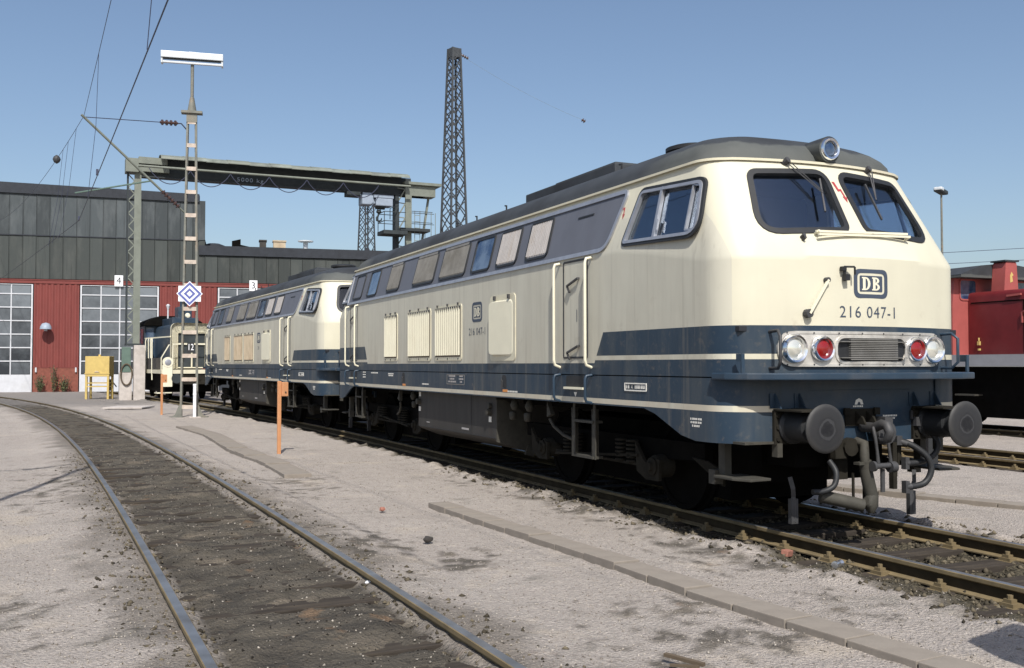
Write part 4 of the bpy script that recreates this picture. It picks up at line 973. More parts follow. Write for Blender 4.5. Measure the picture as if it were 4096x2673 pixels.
def clad(x, z0, z1, wd, mat, nm):
    key = (round(wd, 2), round(z0, 2), round(z1, 2), mat.name)
    if key not in meshes:
        q = MB(); q.bb((.012, 0, 0), (wd - .012, .06, z1 - z0)); q.bb((.012, -.02, 0), (.05, 0, z1 - z0)); o = sp(q, nm, mat); meshes[key] = o.data
    else: o = link(nm, meshes[key], SH)
    o.location = (x, random.uniform(-.012, .012), z0)
x = XL
while x < XM - .1:
    clad(x, 7.16, 9.93, .80, m_clad, 'cladding_panel'); clad(x, 9.98, 12.62, .80, m_cladtop, 'cladding_panel'); x += .80
while x < 25: clad(x, 7.16, 8.95, .80, m_clad, 'cladding_panel'); x += .80
m = MB(); m.bb((XL, -.05, 9.925), (XM, .02, 9.985)); sp(m, 'sill_strip', m_fascia)
m = MB(); m.bb((XL, -.06, 6.86), (24, .05, 7.10)); m.bb((XL, -.09, 7.06), (24, .02, 7.12)); sp(m, 'red_beam', m_corr)
def corr(x0, x1, z0, z1):
    n_ = int((x1 - x0) / .085); q = MB(); vs = []; fs = []
    for i in range(n_ + 1):
        xx = x0 + (x1 - x0) * i / n_; y = -.035 if i % 4 in (0, 1) else .005
        vs += [(xx, y, z0), (xx, y, z1)]
        if i: fs.append((2 * i - 2, 2 * i, 2 * i + 1, 2 * i - 1))
    q.add(vs, fs); return sp(q, 'corrugated_pillar', m_corr)
for x0, x1 in ((1.92, 4.62), (9.55, 13.2), (18.1, 20.6)):
    corr(x0, x1, 1.46, 6.86); m = MB(); m.bb((x0, -.05, -.2), (x1, .25, 1.45)); sp(m, 'plinth', m_brickred)
    m = MB(); m.bb((x0 - .06, -.07, 1.43), (x1 + .04, .0, 1.47)); sp(m, 'sill_strip', m_corr)
    for xx in (x0 + .15, x1 - .18):
        m = MB(); m.bb((xx, -.16, 1.15), (xx + .09, -.05, 1.45)); sp(m, 'hinge_post', m_dframe)
def shed_door(x0, x1, cols, kick=None):
    m = MB(); zt = 6.80; zp = 1.0
    m.bb((x0, -.02, -.12), (x0 + .10, .10, zt)); m.bb((x1 - .10, -.02, -.12), (x1, .10, zt)); m.bb((x0 + .1, -.02, zt - .04), (x1 - .1, .10, zt))
    cw = (x1 - x0 - .2) / cols; rows_ = [zp + .05]; rh = (6.30 - zp) / 6.35
    zs = [zp + i * .862 for i in range(7)] + [zt - .04]
    d = sp(m, 'shed_door', m_dframe); fr = MB(); m = MB(); m.bb((x0 + .1, -.015, -.12), (x1 - .1, .08, zp)); m.build('kick_panel', kick or m_dframe, d)
    for i in range(1, cols): fr.bb((x0 + .1 + cw * i - .035, -.012, zp), (x0 + .1 + cw * i + .035, .05, zt - .04))
    for z in zs[1:-1]: fr.bb((x0 + .1, -.018, z - .035), (x1 - .1, .045, z + .035))
    fr.build('door_bars', m_dframe, d); pm = None
    for i in range(cols):
        for j in range(len(zs) - 1):
            xa, xb = x0 + .1 + cw * i + .035, x0 + .1 + cw * (i + 1) - .035; za, zb_ = zs[j] + .035, zs[j + 1] - .035
            h = round(zb_ - za, 2); kk = ('pane', round(xb - xa, 2), h)
            if kk not in meshes:
                q = MB(); q.bb((0, 0, 0), (xb - xa, .012, zb_ - za)); o = q.build('pane', m_pane, d); meshes[kk] = o.data
            else: o = link('pane', meshes[kk], d)
            o.location = (xa, .02 + random.uniform(0, .015), za); o.rotation_euler = (random.uniform(-.006, .006), 0, random.uniform(-.006, .006))
shed_door(-3.0, 1.86, 4); shed_door(4.68, 9.5, 4); shed_door(13.25, 18.05, 4, m_fascia)
m = MB(); m.bb((-3.2, .12, -.1), (24, .24, 6.9)); sp(m, 'dark_interior', m_black)
# things on the shed roof
for x, y, nm in ((-.9, 3, 0), (19.2, 3, 1)):
    zb_ = 13.2 if nm == 0 else 9.5
    m = MB(); m.cyl((x, y, zb_), (x, y, zb_ + (.6 if nm == 0 else 1.05)), .17, 12); m.cyl((x, y, zb_ + (.45 if nm == 0 else .95)), (x, y, zb_ + (.55 if nm == 0 else 1.02)), .55, 16)
    if nm: m.bb((x - 1.6, y - .6, zb_), (x + 1.4, y + .6, zb_ + .14))
    sp(m, 'roof_vent', m_lampw)
m = MB(); m.plate([(0, 0), (2.6, 0), (2.6, .15), (.6, .55), (.6, .95), (0, .80)], lambda u, v, o: (14.1 + u, o, 9.55 + v), 3, 4.2); sp(m, 'roof_housing', m_black)
for x, w_ in ((16.0, .45), (16.95, .85)):
    m = MB(); m.bb((x, 3, 9.4), (x + w_, 3.8, 10.45)); m.bb((x - .05, 2.95, 10.40), (x + w_ + .05, 3.85, 10.5)); sp(m, 'chimney', m_tank if w_ < .6 else m_tan)
m = MB(); m.lathe([(.9, 9.4), (.8, 9.9), (.4, 10.05), (.02, 10.08)], 14, 'z', (12.9, 2.5, 0)); sp(m, 'roof_dome', m_fascia, smooth=50)
m = MB(); m.bb((23.2, 1, 9.5), (23.5, 1.3, 9.95)); sp(m, 'roof_stub', m_fascia)
Ms = SH.matrix_basis.copy(); Ms = Matrix.Translation(SH.location) @ Matrix.Rotation(R(-8.8), 4, 'Z')
def W(x, y, z): return tuple(Ms @ Vector((x, y, z)))
# white number boards
for x, z, ch, lab in ((7.02, 7.12, '4', 'white number board 4 above the glazed shed door'), (15.55, 6.98, '3', 'white number board 3 just above the roof of the second locomotive')):
    t = thing('number_board', W(x, -.13, z), R(-8.8), lab, 'number board', 'number boards on the shed')
    m = MB(); m.bb((-.26, 0, -.36), (.26, .03, .36)); m.build('board', m_signw, t)
    letters('numeral', ch, .62, lambda u, v, o: (u, -.001 - o, v), m_rubber, t)
# wall lamp
t = thing('wall_lamp', W(2.72, -.05, 3.9), R(-8.8), 'grey hooded lamp fixed to the red corrugated pillar', 'lamp')
m = MB(); m.lathe([(.02, .42), (.22, .36), (.33, .18), (.36, 0)], 16, 'z', (0, -.42, 0)); m.build('hood', m_hoist, t, smooth=50)
m = MB(); m.bar((0, 0, .30), (0, -.35, .30), .06); m.box((0, -.42, -.06), (.18, .18, .12)); m.build('arm', m_dframe, t)
# weeds
def weed(loc, h, n_, lab, flower=0, spread=.35):
    t = thing('weed_plant', loc, 0, lab, 'plant', 'weeds at the foot of the red pillar'); r = random.Random(int(h * 1000)); st = MB(); lf = MB(); fl = MB()
    for i in range(n_):
        a = r.uniform(0, 6.28); s = spread * r.random(); hh = h * r.uniform(.45, 1); tip = Vector((math.cos(a) * s, math.sin(a) * s * .5, hh)); st.tube([(tip.x * .2, tip.y * .2, 0), tip * .6, tip], .012, 4)
        for k in range(16):
            p = tip * r.uniform(.15, 1.0) + Vector((r.gauss(0, .07), r.gauss(0, .05), 0)); d = Vector((r.gauss(0, 1), r.gauss(0, 1), r.gauss(0, .6))).normalized(); e = d.cross(Vector((r.gauss(0, 1), r.gauss(0, 1), r.gauss(0, 1)))).normalized(); L = r.uniform(.05, .12)
            q = fl if r.random() < flower else lf; q.add([p, p + d * L * .5 + e * L * .3, p + d * L, p + d * L * .5 - e * L * .3], [(0, 1, 2, 3)])
    st.build('stem', m_stem, t); lf.build('foliage', m_leaf, t)
    if fl.v: fl.build('flowers', m_flower, t)
weed(W(2.45, -.6, -.12), 1.1, 26, 'low green weed clump at the left of the red pillar foot')
weed(W(3.25, -.55, -.12), 1.75, 20, 'tall dark weed stalk in the middle of the red pillar foot', .10, .28)
weed(W(3.85, -.6, -.12), 1.05, 34, 'bushy weed with rusty leaves at the right of the red pillar foot', .30, .5)

# ------------------------------------------------------------------ gantry crane
GC = thing('gantry_crane', (-4.17, 45.6, 0), R(0), 'tall grey green gantry crane spanning above the second locomotive', 'crane')
def gp(mb, name, mat, parent=None, **kw): return mb.build(name, mat, parent or GC, **kw)
m = MB(); m.bb((-.02, -.10, 2.6), (.30, .04, 11.2)); m.bb((.12, .04, 2.6), (.16, .40, 11.2)); leg = gp(m, 'leg', m_crane)
m = MB(); m.bb((-.36, -.02, 2.6), (-.28, .30, 11.2)); m.bb((-.36, -.08, 2.6), (-.28, -.02, 11.2)); gp(m, 'leg_rear_chord', m_cranedk, leg)
m = MB()
for i in range(13):
    z = 2.75 + i * .64; m.bar((-.30, -.05, z), (-.02, -.05, z + .32), .05); m.bar((-.02, -.05, z + .34), (-.30, -.05, z + .64), .05)
gp(m, 'leg_lacing', m_crane, leg)
m = MB(); m.bb((-.36, -.12, 2.58), (.36, .5, 2.68)); gp(m, 'foot_plate', m_cranedk, leg)
# girder: web, white conduit rail, tin weather roof
m = MB(); m.bb((-.45, -.35, 11.18), (.15, .55, 11.86)); m.bb((.15, -.25, 11.25), (1.6, .45, 11.55)); m.bb((.15, -.38, 11.62), (1.5, .55, 11.95)); gp(m, 'girder_head', m_crane)
m = MB(); m.bb((.3, -.04, 11.02), (15.2, .30, 11.52)); m.bb((.3, -.14, 11.0), (15.2, .40, 11.05)); m.bb((1.4, .0, 11.5), (14.4, .5, 12.0)); girder = gp(m, 'girder', m_cranedk)  # dark steel colour that also carries the shade of the tin roof
m = MB(); m.cyl((.1, -.86, 11.40), (14.1, -.86, 11.40), .06, 10); gp(m, 'conduit_rail', m_crane, smooth=60)
nsh = 12
for i in range(nsh):
    q = MB(); xa = 1.15 + (14.0 - 1.15) * i / nsh; xb = xa + 12.85 / nsh + .04; dz = .02 * (i % 2)
    prof = [(-.95, 11.84), (-.90, 11.95), (-.5, 12.10), (.2, 12.2), (.75, 12.1), (1.05, 11.9)]
    vs = [(xx, y, z + dz) for xx in (xa, xb) for y, z in prof] + [(xx, y, z + dz - .02) for xx in (xa, xb) for y, z in prof]; n_ = len(prof)
    fs = [(j, j + 1, n_ + j + 1, n_ + j) for j in range(n_ - 1)] + [(2 * n_ + j, 3 * n_ + j, 3 * n_ + j + 1, 2 * n_ + j + 1) for j in range(n_ - 1)] + [(j, 2 * n_ + j, 2 * n_ + j + 1, j + 1) for j in range(n_ - 1)] + [(n_ + j, n_ + j + 1, 3 * n_ + j + 1, 3 * n_ + j) for j in range(n_ - 1)]
    q.add(vs, fs); gp(q, 'roof_sheet', m_tin if i % 3 else m_crane)
for i in range(6):                                       # festooned cable
    xa = .6 + i * 1.95; xb = xa + 1.95; pts = [(xa + (xb - xa) * t / 12, -.86, 11.32 - .72 * math.sin(math.pi * t / 12) ** .8 + .0) for t in range(13)]
    gp(MB().tube(pts, .022, 6), 'festoon_cable', m_wire)
m = MB(); m.bb((14.0, -.28, 11.0), (15.75, .5, 11.55)); m.bb((13.9, -.45, 11.60), (16.05, .6, 11.75)); m.bb((14.0, -.25, 11.55), (15.7, .45, 11.62)); gp(m, 'end_beam', m_crane)
m = MB(); m.bb((14.0, -.28, -.2), (14.36, -.16, 11.0)); m.bb((14.16, -.16, -.2), (14.2, .3, 11.0)); lg2 = gp(m, 'leg', m_crane)
m = MB(); m.bb((13.45, -.18, -.2), (13.66, .1, 11.0)); m.bb((13.45, .1, -.2), (13.52, .35, 11.0)); gp(m, 'leg_rear_chord', m_cranedk, lg2)
m = MB()
for i in range(6): z = 6.6 + i * .8; m.bar((13.6, -.08, z), (14.0, -.2, z + .72), .07); m.bar((14.0, -.2, z + .74), (13.6, -.08, z + .80), .05)
gp(m, 'leg_lacing', m_crane, lg2)
m = MB(); m.bar((15.5, .2, 11.0), (14.75, .2, 6.0), .10, .14); gp(m, 'strut', m_crane)
m = MB(); m.bb((12.55, -1.0, 8.72), (13.9, .25, 8.92)); m.bb((13.6, -.7, 8.98), (15.3, .3, 9.14)); pf = gp(m, 'platform', m_cranedk)
m = MB()
for (xa, ya), (xb, yb) in (((12.58, -.98), (13.8, -.98)), ((12.58, -.98), (12.58, .2)), ((12.58, .2), (13.8, .2))):
    for z in (9.42, 9.92): m.bar((xa, ya, z), (xb, yb, z), .035)
for xx, yy in ((12.58, -.98), (12.58, .2), (13.4, -.98)): m.bar((xx, yy, 8.9), (xx, yy, 9.92), .035)
m.bar((12.9, -.98, 10.1), (13.6, -.3, 10.4), .035); m.bar((12.9, -.98, 10.1), (12.9, -.98, 9.5), .035)
for z in (9.5, 10.1): m.bar((14.3, -.5, z), (15.5, -.5, z), .03); m.bar((15.8, .1, z), (14.3, .1, z), .03)
gp(m, 'railing', m_cranedk, pf)
m = MB()
for xx in (14.5, 14.8, 15.1, 15.6, 15.85): m.bar((xx, -.4 if xx < 15.5 else .0, 6.2), (xx, -.4 if xx < 15.5 else .0, 10.15), .028)
for i in range(11): m.bar((14.5, -.4, 6.4 + i * .35), (14.8, -.4, 6.4 + i * .35), .025)
gp(m, 'caged_ladder', m_crane)
letters('load_lettering', '5000 kg', .30, lambda u, v, o: (5.6 + u, -.145 - o, 11.2 + v), m_hoist, girder, 1.2, 1.2)
# hoist trolley under the girder
HO = thing('crane_hoist', (-4.17 + 12.25, 45.6, 0), 0, 'grey blue electric hoist trolley with a hook hanging under the crane girder', 'hoist')
m = MB(); m.bb((-.75, -.45, 10.32), (-.12, .35, 10.83)); m.bb((.02, -.45, 10.30), (.98, .35, 10.72)); m.bb((-.12, -.3, 10.4), (.02, .2, 10.7)); m.build('motor_housing', m_hoist, HO, bevel=.05)
m = MB(); m.bb((-.10, -.47, 10.72), (1.02, .1, 10.90)); m.bb((-.65, -.15, 10.82), (-.1, .2, 11.02)); m.build('carriage', m_hoist, HO, bevel=.03)
m = MB(); m.cyl((.10, -.1, 10.30), (.60, -.1, 10.30), .16, 12); m.cyl((.22, -.1, 10.2), (.22, -.1, 9.95), .035, 6); m.cyl((.38, -.1, 10.2), (.30, -.1, 9.95), .035, 6); m.lathe([(.03, 10.12), (.13, 10.08), (.15, 9.98), (.05, 9.90)], 12, 'z', (.28, -.1, 0)); blk = m.build('hook_block', m_cranedk, HO, smooth=50)
m = MB(); m.tube([(.28, -.1, 9.92), (.24, -.1, 9.78), (.16, -.1, 9.68), (.17, -.1, 9.54), (.30, -.1, 9.49), (.42, -.1, 9.56), (.44, -.1, 9.68)], [.05, .05, .055, .06, .055, .045, .02], 8); m.build('hook', m_cranedk, blk, smooth=60)
m = MB(); m.tube([(-.6, -.2, 10.3), (-.5, -.2, 9.98), (-.2, -.2, 9.90), (.05, -.2, 10.1)], .02, 5); m.build('slack_cable', m_wire, HO)
m = MB(); m.bb((-1.55, -.3, 10.75), (-.8, .3, 11.0)); m.build('cable_box', m_cranedk, HO)
# pale concrete piers under the crane leg
for (x0, x1, y0, z1, lab) in ((.02, .55, -.55, 2.59, 'tall pale concrete pier under the lit face of the crane leg'), (-.62, -.04, -.2, 1.25, 'lower concrete pier left of the taller one')):
    t = thing('concrete_pier', GC.location, 0, lab, 'concrete pier'); q = MB(); q.bb((x0, y0, -.3), (x1, y0 + .8, z1)); q.build('pier', m_conc, t, bevel=.02)
CB = thing('switch_cabinet', GC.location, 0, 'narrow green switch cabinet with a round cable drum on the crane leg', 'cabinet')
m = MB(); m.bb((-.52, -.22, 1.26), (-.10, .2, 2.5)); m.build('cabinet', m_green, CB, bevel=.02); m = MB(); m.tube([(-.30 + .26 * math.cos(a * .35), -.26, 1.15 + .52 * math.sin(a * .35)) for a in range(19)], .035, 6); m.build('cable_loop', m_stem, CB, smooth=60)

# ------------------------------------------------------------------ blue and cream shunter in front of the shed
SHU = thing('shunting_locomotive', (-1.78, 42.0, 0), R(5.2), 'small cream and blue shunting locomotive half hidden behind the lamp mast', 'locomotive')
def up(mb, name, mat, parent=None, **kw): return mb.build(name, mat, parent or SHU, **kw)
m = MB(); q = rpoly([(-.93, 1.45), (.93, 1.45), (.93, 3.60), (-.93, 3.60)], [.02, .02, .30, .30], 6)
q2 = rpoly([(-.62, 1.5), (.62, 1.5), (.62, 3.12), (-.62, 3.12)], [.02] * 4, 6)
m.ring(q, q2, lambda u, v, o: (u, o, v), 0, .12); m.plate(q, lambda u, v, o: (u, o, v), .12, .30); hood = up(m, 'hood_front', m_cream, smooth=40, bevel=.01)
m = MB(); m.plate(q2, lambda u, v, o: (u, o, v), .09, .115); up(m, 'radiator', m_cranedk, hood)
m = MB()
for z in (2.60, 1.47): m.bb((-.62, .0, z), (.62, .07, z + .05))
m.bb((-.02, .0, 1.5), (.04, .07, 2.62)); m.bb((-.55, -.01, 3.20), (.55, .02, 3.24)); shatter(up(m, 'radiator_bar', m_cream, hood))
m = MB(); m.plate(inset(q, .03), lambda u, v, o: (u, o, v), .30, 4.4); up(m, 'hood', m_blue, smooth=40)
m = MB(); m.bb((-1.45, -.55, 1.22), (1.45, 9.5, 1.40)); dk = up(m, 'deck', m_cream)
m = MB(); m.bb((-1.3, -.50, .72), (1.3, -.40, 1.20)); m.cyl((.25, -.52, 1.0), (.25, -.49, 1.0), .11, 14); bb_ = up(m, 'buffer_beam', m_dirt)
for s in (-1, 1):
    m = MB(); m.cyl((s * .875, -.5, 1.0), (s * .875, -1.0, 1.0), .11, 12); m.lathe([(.22, -1.08), (.225, -1.05), (.2, -1.0)], 20, 'y', (s * .875, 0, 1.0)); up(m, 'buffer', m_cranedk, smooth=40)
m = MB(); m.bb((-1.2, 0, .35), (1.2, 9.3, 1.22)); up(m, 'underframe', m_black)
for d in (1.3, 3.6, 5.8):
    for s in (-1, 1): up(MB().cyl((s * .70, d, .62), (s * .84, d, .62), .62, 28), 'wheel', m_black, smooth=35)
m = MB(); m.bb((-1.42, 4.4, 1.40), (1.42, 6.6, 3.60)); cab_ = up(m, 'cab', m_blue, bevel=.03)
m = MB()
for xa, xb in ((-1.34, -.98), (.98, 1.34), (-.8, -.1), (.1, .8)): m.bb((xa, 4.375, 3.0 if abs(xa) < .9 else 2.75), (xb, 4.39, 3.50))
for ya in (4.7, 5.6): m.bb((-1.435, ya, 2.7), (-1.425, ya + .7, 3.45))
shatter(up(m, 'cab_window', m_engglass, cab_))
m = MB(); q = [(-1.52, 3.60), (1.52, 3.60), (1.3, 3.85), (.7, 4.10), (-.7, 4.10), (-1.3, 3.85)]; m.plate(q, lambda u, v, o: (u, o, v), 4.1, 6.9); up(m, 'cab_roof', m_black)
m = MB(); m.bb((-.32, 1.6, 3.58), (.32, 2.5, 4.45)); m.bb((-.62, 1.5, 3.57), (.62, 4.3, 3.92)); m.cyl((.0, 2.05, 4.45), (.0, 2.05, 4.85), .17, 14); ch_ = up(m, 'chimney', m_blue, bevel=.03)
m = MB(); m.lathe([(.02, 1.48), (.10, 1.50), (.13, 1.58)], 16, 'y', (.12, 0, 4.02)); up(m, 'top_lamp', m_creamclean, ch_, smooth=50)
m = MB(); m.cyl((-.62, 2.6, 3.9), (-.62, 2.6, 4.6), .04, 8); m.lathe([(.03, 4.3), (.10, 4.55), (.02, 4.62)], 10, 'z', (-.62, 2.6, 0)); up(m, 'whistle', m_dframe, smooth=50)
m = MB(); m.bar((-1.38, 4.4, 2.95), (-.95, .1, 2.95), .06); up(m, 'hood_rail', m_creamclean)
m = MB()
for x, y in ((-1.40, 4.0), (-1.40, 3.2), (-1.40, 2.6)): m.tube([(x, y, 2.95), (x - .03, y, 2.8), (x, y, 1.4)], .028, 6)
m.tube([(-1.42, 2.2, 2.9), (-1.44, 2.1, 2.6), (-1.44, 2.0, .9)], .028, 6)
m.tube([(-1.42, -.3, 1.4), (-1.42, -.3, 1.95), (-1.1, -.4, 2.55), (-.92, -.4, 2.58), (-.95, -.4, 1.4)], .028, 6); m.tube([(-.95, -.4, 2.58), (.95, -.4, 2.58), (.95, -.4, 1.4)], .025, 6)
shatter(up(m, 'handrail', m_creamclean, smooth=60))
m = MB(); m.bb((-1.42, -.62, .62), (-.98, -.56, 1.62)); m.cyl((-1.18, -.63, 1.75), (-1.18, -.52, 1.75), .235, 20); m.bb((-1.30, -.56, .32), (-.98, -.2, .36)); m.bb((-1.6, -.3, .30), (-1.0, .4, .34)); up(m, 'corner_board', m_creamclean)
m = MB(); m.lathe([(.02, -.655), (.11, -.65), (.145, -.64), (.145, -.60)], 18, 'y', (-1.18, 0, 1.74)); up(m, 'headlight', m_alu, smooth=50)
m = MB(); m.bb((-1.44, .9, 1.42), (-1.1, 3.4, 1.95)); up(m, 'side_box', m_tank)

# ------------------------------------------------------------------ red locomotive on the right
RL = thing('red_locomotive', (15.1, 11.58, 0), 0, 'red shunting locomotive with a low hood and grey frame at the right edge', 'locomotive')
def rp(mb, name, mat, parent=None, **kw): return mb.build(name, mat, parent or RL, **kw)
m = MB(); m.bb((-1.55, -8.2, 1.60), (1.55, 6.0, 1.885)); rp(m, 'frame', m_lgrey)
m = MB(); m.bb((-1.0, -7.6, .3), (1.0, 5.5, 1.58)); m.bb((-1.3, -6.9, .45), (1.3, -2.0, 1.1)); m.bb((-1.3, .4, .45), (1.3, 4.5, 1.1)); rp(m, 'underframe', m_black)
for d in (-6.0, -3.5, 1.4, 3.8):
    for s in (-1, 1): rp(MB().cyl((s * .70, d, .5), (s * .84, d, .5), .5, 26), 'wheel', m_black, smooth=35)
m = MB(); q = rpoly([(-1.0, 1.885), (1.0, 1.885), (1.0, 3.50), (-1.0, 3.50)], [.01, .01, .16, .16], 5); m.plate(q, lambda u, v, o: (u, o, v), -7.6, -.01); hd = rp(m, 'hood', m_lred, smooth=40)
m = MB(); m.bb((-1.012, -7.5, 3.20), (-1.0, -.1, 3.23))
for y in (-1.65, -3.4, -5.2): m.bb((-1.012, y - .012, 1.95), (-1.001, y + .012, 3.2))
rp(m, 'hood_door_gap', m_black, hd)
m = MB()
for y in (-1.62, -3.3): m.bar((-1.03, y, 2.92), (-1.03, y, 2.66), .035); m.bar((-1.03, y, 2.92), (-1.06, y - .12, 2.95), .03)
m.bar((-1.03, -1.6, 3.36), (-1.03, -1.2, 3.34), .05); shatter(rp(m, 'hood_handle', m_lredlit, hd))
m = MB(); m.box((-1.03, -.35, 2.18), (.05, .07, .10)); m.box((-1.03, -.36, 2.02), (.05, .05, .05)); m.cyl((-1.03, -.35, 2.24), (-1.03, -.35, 2.32), .02, 6); rp(m, 'yellow_tap', m_yellow, hd)
m = MB(); m.plate([(-1.55, 1.885), (1.55, 1.885), (1.55, 3.1), (1.46, 3.90), (-1.46, 3.90), (-1.55, 3.1)], lambda u, v, o: (u, o, v), 0, .06)
m.bb((-1.555, .06, 1.885), (-1.50, 3.4, 3.0)); m.plate([(.06, 3.0), (3.4, 3.0), (3.4, 3.9), (.06, 3.9)], lambda u, v, o: (-1.55 + (v - 3.1) * .11 + o, u, v), 0, .05); m.bb((1.50, .06, 1.885), (1.555, 3.4, 3.9)); m.bb((-1.5, 3.34, 1.885), (1.5, 3.4, 3.9)); cb = rp(m, 'cab', m_lredlit)
m = MB(); m.bb((-1.562, .1, 1.90), (-1.556, 3.3, 2.98)); rp(m, 'cab_side_shade', m_lred, cb)  # sheet in the darker red paints the dimmer light on the cab flank
for x0, x1 in ((-1.28, -.72), (.72, 1.28)):
    q = rrect(x0, 3.32, x1, 3.82, .09); m = MB(); m.plate(q, lambda u, v, o: (u, -o, v), .002, .01); cw = rp(m, 'cab_window', m_engglass, cb); m = MB(); m.ring(inset(q, -.03), inset(q, .01), lambda u, v, o: (u, -o, v), .001, .02); rp(m, 'window_frame', m_lredlit, cw)
q = rrect(.35, 3.12, 2.1, 3.80, .1); m = MB(); mp = lambda u, v, o: (-1.55 + (v - 3.1) * .11 - o, u, v); m.plate(q, mp, .002, .01); cw = rp(m, 'cab_window', m_engglass, cb); m = MB(); m.ring(inset(q, -.06), inset(q, .01), mp, .001, .025); rp(m, 'window_frame', m_dframe, cw)
m = MB(); m.plate([(-1.62, 3.86), (1.62, 3.86), (1.62, 3.93), (.9, 4.18), (0, 4.27), (-.9, 4.18), (-1.62, 3.93)], lambda u, v, o: (u, o, v), -.35, 3.7); rp(m, 'cab_roof', m_roof)
m = MB(); q = rpoly([(-.58, 3.45), (-.06, 3.45), (-.12, 4.26), (-.50, 4.26)], [.01, .01, .08, .08], 4); m.plate(q, lambda u, v, o: (u, o, v), -.75, -.36); ex = rp(m, 'exhaust_stack', m_lredlit, smooth=40)
m = MB(); m.bb((-.56, -.78, 4.26), (-.06, -.33, 4.30)); m.box((-.62, 1.8, 4.28), (.5, .4, .12)); rp(m, 'roof_cowl', m_cranedk, ex)
m = MB(); m.plate([(-.36, 3.72), (-.26, 3.76), (-.29, 3.88), (-.24, 3.92), (-.31, 4.0), (-.36, 3.9)], lambda u, v, o: (u, -.75 - o, v), .002, .006); rp(m, 'yellow_mark', m_yellow, ex)
m = MB(); m.plate([(-3.6, 1.58), (-3.45, .75), (-3.25, .75), (-3.4, 1.1), (-3.5, 1.58)], lambda u, v, o: (o, u, v), -1.4, -1.3); m.bb((-1.5, -4.6, .72), (-1.2, -3.9, .76)); m.bb((-1.5, -.6, .85), (-1.2, 0, .89)); shatter(rp(m, 'step', m_greydust))

# ------------------------------------------------------------------ lamp mast with its sign, lamps, lattice masts
LM = thing('lamp_mast', (-3.42, 27.72, -.12), R(-10), 'slender ladder-like steel mast carrying a long white floodlight', 'lamp mast')
def mp_(mb, name, mat, parent=None, **kw): return mb.build(name, mat, parent or LM, **kw)
for s in (-1, 1):
    m = MB(); m.bar((s * .265, 0, 0), (s * .135, 0, 10.2), .065, .13); m.bar((s * .265 - s * .04, .05, 0), (s * .135 - s * .04, .05, 10.2), .02, .04); mp_(m, 'leg', m_mast)
    m = MB(); m.plate([(s * .22, 0), (s * .58, 0), (s * .44, .10), (s * .31, .42), (s * .22, .42)], lambda u, v, o: (u, o, v), -.10, -.06); m.bb((s * .18, -.14, -.02), (s * .62, .14, .03)); mp_(m, 'foot', m_mast)
m = MB()
for z in [.28] + [1.2 + i * .785 for i in range(12)]:
    hw = .255 - .0123 * z; m.bb((-hw, -.09, z), (hw, -.075, z + .13))
shatter(mp_(m, 'batten_plate', M('batten_paint', (.46, .39, .33), .7, var=.2, dirt=(.3, .2, .13))))
m = MB(); m.bb((-.34, -.16, 10.2), (.34, .16, 10.28)); m.bb((-.17, -.1, 9.9), (.17, .1, 10.2)); m.cyl((0, 0, 10.28), (0, 0, 10.75), .15, 10, 0, .07); m.cyl((0, 0, 10.7), (0, 0, 11.95), .055, 10); mp_(m, 'top_pole', m_mast, smooth=40)
m = MB(); m.bb((-1.0, -.20, 12.02), (1.0, .12, 12.24)); m.bb((-.98, -.12, 11.86), (.98, -.02, 11.93)); m.bb((-1.0, -.16, 11.84), (-.94, .1, 12.02)); m.bb((.94, -.16, 11.84), (1.0, .1, 12.02)); m.bb((-.12, -.06, 12.24), (.12, .06, 12.29))
fl = mp_(m, 'floodlight', m_lampw, bevel=.015)
m = MB(); m.bb((-.92, -.145, 11.95), (.92, -.135, 12.02)); mp_(m, 'tube_shade', m_cranedk, fl)
for i, (x, z) in enumerate(((-.0, 0),)):
    m = MB(); m.bb((-.07, -.12, 2.15), (.15, -.10, 2.50)); pt = mp_(m, 'mast_plate', m_rubber); pt['label'] = 'black plate with the white figures 12'
    letters('plate_number', '12', .30, lambda u, v, o: (.04 + u, -.121 - o, 2.33 + v), m_signw, pt, .7)
DS = thing('diamond_sign', (-3.42, 27.72, -.12), R(-12), 'blue and white concentric diamond sign fixed to the lamp mast', 'sign')
dm = lambda r: [(0, -r), (r, 0), (0, r), (-r, 0)]
mpd = lambda u, v, o: (u, -.16 - o, 4.12 + v)
m = MB(); m.plate(dm(.42), mpd, 0, .012); m.bb((-.36, -.155, 3.86), (.36, -.14, 4.38)); m.build('board', m_signw, DS)
m = MB(); m.ring(dm(.385), dm(.285), mpd, .012, .015); m.ring(dm(.19), dm(.095), mpd, .012, .015); m.build('blue_rings', m_signb, DS)
t = thing('marker_post', (-3.28, 27.35, -.12), 0, 'short white round post standing in front of the lamp mast foot', 'post'); m = MB(); m.cyl((0, 0, 0), (0, 0, 1.06), .055, 10); m.cyl((0, 0, 1.06), (0, 0, 1.12), .062, 10); m.cyl((0, 0, .75), (0, 0, .80), .062, 10); m.build('post', m_signw, t, smooth=40); m = MB(); m.bb((-.18, -.15, -.02), (.18, .15, .03)); m.build('base', m_conc, t)

def insulator(m, a, b, r=.07, k=5):
    a, b = Vector(a), Vector(b); m.cyl(a, b, r * .45, 8)
    for i in range(k):
        p = a.lerp(b, (i + .5) / k); d = (b - a).normalized() * .02; m.cyl(p - d, p + d, r, 10)
